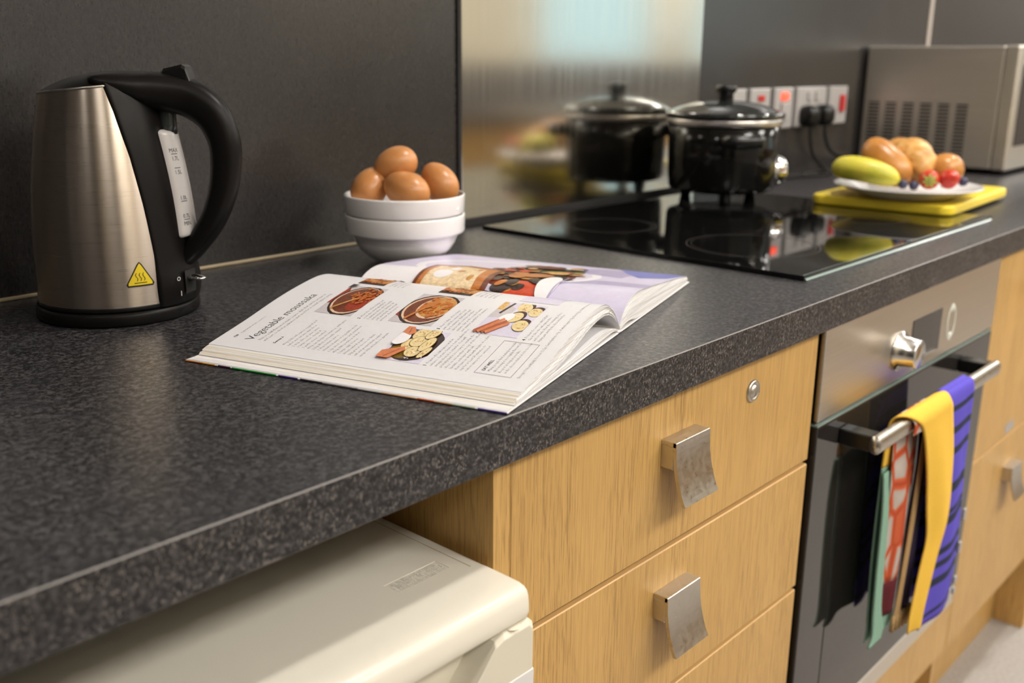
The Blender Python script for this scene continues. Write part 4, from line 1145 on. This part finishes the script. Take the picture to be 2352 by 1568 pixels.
# printed towels hanging behind the yellow one (their back halves show below the bar)
m_tr = mat('red_printed_cotton', (0.5, 0.4, 0.35), 0.85, spec=0.2)
n = N(m_tr)
v_ = n.new('ShaderNodeTexVoronoi', feature='DISTANCE_TO_EDGE')
v_.inputs['Scale'].default_value = 30
n.lk(n.coord((1, 1, 0.62)), v_.inputs['Vector'])
n.base(n.ramp(v_.outputs['Distance'], [(0.0, (0.40, 0.055, 0.02)), (0.085, (0.55, 0.12, 0.045)), (0.12, (0.42, 0.36, 0.32)), (0.3, (0.50, 0.43, 0.38))]))
m_trd = cloth('dark_red_cotton', (0.11, 0.014, 0.02))
tr = thing('tea_towel', (1.205, BY, BZ), 'red and white printed tea towel behind the yellow one, seen under the bar', 'tea towel', 'tea towels over the oven handle')
solid(mk('cloth', towel_geo([(-0.0478, 0.706, 1.176, 1.244), (-0.0475, zt - 0.006, 1.175, 1.245), (BY, zt + 0.0018, 1.172, 1.248), (-0.0272, zt - 0.006, 1.170, 1.250), (-0.0300, 0.64, 1.172, 1.248), (-0.0310, 0.58, 1.178, 1.246), (-0.0310, 0.52, 1.182, 1.240), (-0.0290, 0.44, 1.186, 1.238)], 0.1, 0.003, lambda y, z, t: y > BY and z < 0.495), [m_tr, m_trd], tr), 0.0014)
m_tn = cloth('navy_cotton', (0.035, 0.025, 0.055))
m_tt = cloth('tan_cotton', (0.42, 0.27, 0.12))
tn = thing('tea_towel', (1.262, BY, BZ), 'tan and navy fringed cloth hanging between the red and yellow towels', 'tea towel', 'tea towels over the oven handle')
solid(mk('cloth', towel_geo([(-0.0480, 0.700, 1.251, 1.290), (-0.0475, zt - 0.006, 1.2515, 1.290), (BY, zt + 0.0018, 1.2515, 1.290), (-0.0275, zt - 0.006, 1.2515, 1.290), (-0.0335, 0.64, 1.246, 1.288), (-0.0335, 0.54, 1.240, 1.286), (-0.0330, 0.43, 1.236, 1.290)], 0.1, 0.003), [m_tn, m_tn], tn), 0.0014)
solid(mk('tan_border', towel_geo([(-0.0352, 0.69, 1.247, 1.262), (-0.0362, 0.60, 1.241, 1.258), (-0.0358, 0.52, 1.234, 1.252), (-0.0352, 0.45, 1.226, 1.246), (-0.0348, 0.425, 1.222, 1.246)], 0.1, 0.001, nu=4), [m_tt, m_tt], tn), 0.0014)
fg = []
for k in range(6):
    x_ = 1.222 + k * 0.012
    fg.append(tube([(x_, -0.0345, 0.432 - 0.001 * k), (x_ - 0.001, -0.0350, 0.420 - 0.001 * k), (x_ + 0.001, -0.0345, 0.409 - 0.002 * k)], 0.0030, 6))
mk('fringe', fg, m_tt, tn)
# yellow and mint
ty = thing('tea_towel', (1.22, BY, BZ), 'plain yellow tea towel with a mint green back over the oven handle, hanging lowest', 'tea towel', 'tea towels over the oven handle')
solid(mk('cloth', towel_geo([(-0.0515, 0.402, 1.242, 1.290), (-0.0520, 0.430, 1.241, 1.296), (-0.0525, 0.49, 1.254, 1.318), (-0.0530, 0.535, 1.264, 1.338), (-0.0530, 0.58, 1.252, 1.338), (-0.0520, 0.64, 1.234, 1.326), (-0.0505, 0.70, 1.206, 1.304), (-0.0495, zt - 0.005, 1.180, 1.2925), (BY, zt + 0.0045, 1.160, 1.2915), (-0.0245, zt - 0.006, 1.157, 1.250), (-0.0225, 0.688, 1.158, 1.245), (-0.0215, 0.652, 1.160, 1.245), (-0.0215, 0.62, 1.162, 1.245), (-0.0215, 0.53, 1.164, 1.246), (-0.0220, 0.45, 1.170, 1.252), (-0.0225, 0.425, 1.172, 1.256), (-0.0228, 0.412, 1.166, 1.258)],
     0.1, 0.0030, lambda y, z, t: y > BY and z < 0.662, 18), [m_ty, m_tm], ty), 0.0022)
solid(mk('mint_hem', towel_geo([(-0.0238, 0.655, 1.157, 1.173), (-0.0275, 0.60, 1.158, 1.176), (-0.0282, 0.52, 1.160, 1.182), (-0.0285, 0.46, 1.164, 1.188), (-0.0295, 0.425, 1.166, 1.200), (-0.0300, 0.411, 1.158, 1.196)], 0.1, 0.0, nu=6), [m_tm, m_tm], ty), 0.003)

# ------------------------------------------------------------------ base unit beyond the oven
ub = thing('base_unit', (1.87, 0.3, 0), 'oak base unit with a door and drawer beyond the oven', 'cabinet')
mk('carcass', [box(1.636, 1.652, YD + 0.019, 0.58, 0.0, ZT - 0.0385), box(2.086, 2.100, YD + 0.019, 0.58, 0.15, ZT - 0.0385), box(1.6525, 2.0855, 0.55, 0.57, 0.15, ZT - 0.0385)], m_oak, ub)
d = oak_front('drawer', 1.6355, 2.0985, 0.5150, 0.8590, ub)
bow_handle(1.862, 0.79, d)
d = oak_front('door', 1.6355, 2.0985, 0.1700, 0.5120, ub)
bow_handle(1.845, 0.452, d)
mk('paper_label', [box(1.795, 1.840, YD - 0.0006, YD - 0.0002, 0.520, 0.537)], m_white, ub)
mk('plinth', [box(1.0170, 2.098, 0.062, 0.078, 0.0, 0.1690)], m_oak, ub)
ep = mk('end_panel', [box(2.102, 2.124, 0.001, 0.58, 0.0, ZT - 0.0385, 0.001, 1)], m_oak, loc=(2.113, 0.29, 0))
tag(ep, 'upright oak end panel reaching the floor at the end of the units', 'panel')

# ------------------------------------------------------------------ fridge under the worktop
FX0, FX1 = -0.135, 0.4850
fg_ = thing('fridge', (0.16, 0.2, 0), 'cream under-counter fridge below the worktop, left of the oak drawers', 'fridge')
mk('cabinet', [box(FX0 + 0.004, FX1 - 0.004, 0.0, 0.55, 0.02, 0.7555, 0.004, 2)], m_greydoor, fg_)
# lid: rounded at the front, flat above
prof = [(0.552, 0.7560), (0.552, 0.7800), (0.548, 0.7826), (0.06, 0.7826), (0.014, 0.7826), (0.010, 0.7829), (-0.012, 0.7829), (-0.0235, 0.7826), (-0.0285, 0.7812), (-0.0313, 0.7786), (-0.0327, 0.7745), (-0.0335, 0.7660), (-0.0335, 0.7600), (-0.0325, 0.7580), (-0.0300, 0.7570)]
def lidring(x, inset, dz):
    cy, cz = 0.25, 0.770
    return [(x, cy + (y - cy) * (1 - inset), cz + (z - cz) * (1 - dz)) for y, z in prof]
lidrings = [lidring(FX0, 0.012, 0.25), lidring(FX0 + 0.0015, 0.005, 0.09), lidring(FX0 + 0.005, 0.0, 0.0), lidring(FX1 - 0.005, 0.0, 0.0), lidring(FX1 - 0.0015, 0.005, 0.09), lidring(FX1, 0.012, 0.25)]
fl_ = mk('lid', [loft(lidrings)], m_cream, fg_)
for p in fl_.data.polygons: p.use_smooth = True
m_seam = mat('shadow_seam', (0.42, 0.36, 0.26), 0.6)
for x_ in (FX1 - 0.0115, FX0 + 0.0107): mk('seam', [box(x_, x_ + 0.0006, 0.0177, 0.5, 0.7823, 0.7828)], m_seam, fl_)
# embossed oblong with worn raised lettering strokes
em = [box(0.4110, 0.4620, 0.0426, 0.0430, 0.7823, 0.7829), box(0.4614, 0.4620, 0.0275, 0.0426, 0.7823, 0.7829)]
R2 = random.Random(3)
for row in range(3):
    x = 0.4130
    while x < 0.4585:
        w = R2.uniform(0.0010, 0.0024)
        y = 0.0412 - row * 0.0048
        h = 0.0034
        k = R2.randint(0, 3)
        em.append(box(x, x + 0.0005, y - h, y, 0.7823, 0.78275))
        if k != 1: em.append(box(x, x + w, y - 0.0005, y, 0.7823, 0.78275))
        if k != 2: em.append(box(x, x + w, y - h, y - h + 0.0005, 0.7823, 0.78275))
        if k > 1: em.append(box(x + w - 0.0005, x + w, y - h, y, 0.7823, 0.78275))
        x += w + 0.0009
mk('embossed_label', em, m_cream, fl_)
# door with its hand recess
DZ = 0.7565
dx0, dx1 = FX0 - 0.0005, FX1 + 0.0018
dpoly = [(dx1, 0.10), (dx1, DZ - 0.004), (dx1 - 0.004, DZ), (0.4560, DZ), (0.4470, DZ - 0.003), (0.4080, DZ - 0.044), (0.392, DZ - 0.050), (-0.047, DZ - 0.050), (-0.063, DZ - 0.044), (-0.102, DZ - 0.003), (-0.111, DZ), (dx0 + 0.004, DZ), (dx0, DZ - 0.004), (dx0, 0.10)]
yb_, yf_ = -0.0020, -0.0362
ring_b = [(x, yb_, z) for x, z in dpoly]
ring_f0 = [(x, yf_ + 0.004, z) for x, z in dpoly]
ccx, ccz = 0.16, 0.45
ring_f1 = [(ccx + (x - ccx) * 0.990, yf_, ccz + (z - ccz) * 0.990) for x, z in dpoly]
fd_ = mk('door', [loft([ring_b, ring_f0, ring_f1], smooth=False), box(dx0 + 0.05, dx1 - 0.05, yb_ - 0.012, yb_ - 0.001, DZ - 0.056, DZ - 0.0015, 0.001)], m_cream_door, fg_)
bvm = fd_.modifiers.new('soft_edges', 'BEVEL'); bvm.width = 0.003; bvm.segments = 3; bvm.limit_method = 'ANGLE'; bvm.angle_limit = radians(35)
mk('hinge_cap', [lathe([(0, 0.0006), (0.0060, 0.0005), (0.0070, 0.0001)], (0.4665, -0.0300, DZ), 28)], m_cream_door, fd_)
mk('lower_panel', [box(dx0 + 0.002, dx1 - 0.002, yf_ - 0.0006, yf_ + 0.004, 0.12, DZ - 0.0400, 0.001)], m_greydoor, fd_)

# ------------------------------------------------------------------ far side of the galley, seen only as reflections
oc = thing('sink_unit', (4.6, -1.74, 0), 'pale sink worktop and oak units across the room, mirrored in the splashback', 'cabinet')
mk('counter', [box(2.6, 7.55, -2.049, -1.43, 0.862, 0.90, 0.002)], m_top, oc)
mk('unit_fronts', [box(2.62 + k * 0.6, 3.214 + k * 0.6, -1.465, -1.447, 0.15, 0.858, 0.001) for k in range(8)], m_oak, oc)
mk('unit_body', [box(2.62, 7.5, -2.04, -1.467, 0.02, 0.860)], m_oak, oc)
mk('upstand', [box(2.6, 7.55, -2.0495, -2.036, 0.9004, 1.125)], mat('grey_upstand', (0.14, 0.13, 0.13), 0.4), oc)
mk('drainer', [box(3.6, 5.0, -1.96, -1.50, 0.9002, 0.9055, 0.002)], m_steel, oc)
tap = thing('tap', (5.47, -1.92, 0.9), 'chrome swan neck tap across the room, mirrored in the splashback', 'tap')
mk('base', [lathe([(0, 0.0003), (0.028, 0.0003), (0.026, 0.05), (0.014, 0.06), (0, 0.06)], (5.47, -1.92, 0.9), 24)], m_chrome, tap)
mk('spout', [tube(smoothpath([(5.47, -1.92, 0.95), (5.47, -1.92, 1.15), (5.46, -1.915, 1.27), (5.41, -1.89, 1.36), (5.30, -1.84, 1.40), (5.19, -1.79, 1.36), (5.14, -1.77, 1.28)], 8), 0.014, 14)], m_chrome, tap)

struct('reflection_door', [box(-0.95, -0.10, -2.049, -2.01, 0.0, 2.05, 0.003)], mat('reflection_door_dark', (0.05, 0.04, 0.035), 0.4))  # unseen dark slab, added to put a dark band in the kettle's reflections
tc_ = thing('reflection_cupboard', (1.6, -1.8, 0), 'tall pale cupboard added across the room for reflections in the kettle', 'cupboard')  # out of view, added as a bright upright for the kettle steel to mirror
mk('body', [box(1.0, 2.2, -2.045, -1.60, 0.0, 2.1, 0.002)], m_frame, tc_)
for k in range(2): mk('door', [box(1.003 + k * 0.6, 1.597 + k * 0.6, -1.598, -1.580, 0.08, 2.09, 0.002)], m_frame, tc_)

# ------------------------------------------------------------------ ceiling lamps and added fill panels
for i, (x_, y_, s_) in enumerate(LAMPS):
    t = thing('ceiling_light', (x_, y_, ZC), 'round flush ceiling downlight over the galley kitchen', 'ceiling light', 'ceiling downlights')
    mk('trim_ring', [lathe([(0.080, -0.0003), (0.092, -0.0003), (0.090, -0.010), (0.078, -0.012), (0.075, -0.008)], (x_, y_, ZC), 40)], m_frame, t)
    ml = mat('lit_lens_%d' % i, (0.9, 0.9, 0.9), 0.5, emit=LAMP_COL, estr=s_)
    mk('lens', [lathe([(0, -0.0075), (0.074, -0.0075)], (x_, y_, ZC), 40)], ml, t)
for i, (x_, y_, s_) in enumerate(FILL_PANELS):
    t = thing('ceiling_light', (x_, y_, ZC), 'square flush fill light panel added to the ceiling over the galley kitchen', 'ceiling light', 'added fill light panels')
    mk('frame', [box(x_ - 0.31, x_ + 0.31, y_ + a, y_ + b, ZC - 0.014, ZC - 0.0003) for a, b in ((-0.31, -0.296), (0.296, 0.31))] + [box(x_ + a, x_ + b, y_ - 0.2955, y_ + 0.2955, ZC - 0.014, ZC - 0.0003) for a, b in ((-0.31, -0.296), (0.296, 0.31))], m_frame, t)
    mk('diffuser', [([(x_ - 0.295, y_ - 0.295, ZC - 0.010), (x_ - 0.295, y_ + 0.295, ZC - 0.010), (x_ + 0.295, y_ + 0.295, ZC - 0.010), (x_ + 0.295, y_ - 0.295, ZC - 0.010)], [(0, 1, 2, 3)], 0, False)], mat('fill_panel_%d' % i, (0.9, 0.9, 0.9), 0.5, emit=LAMP_COL, estr=s_), t)
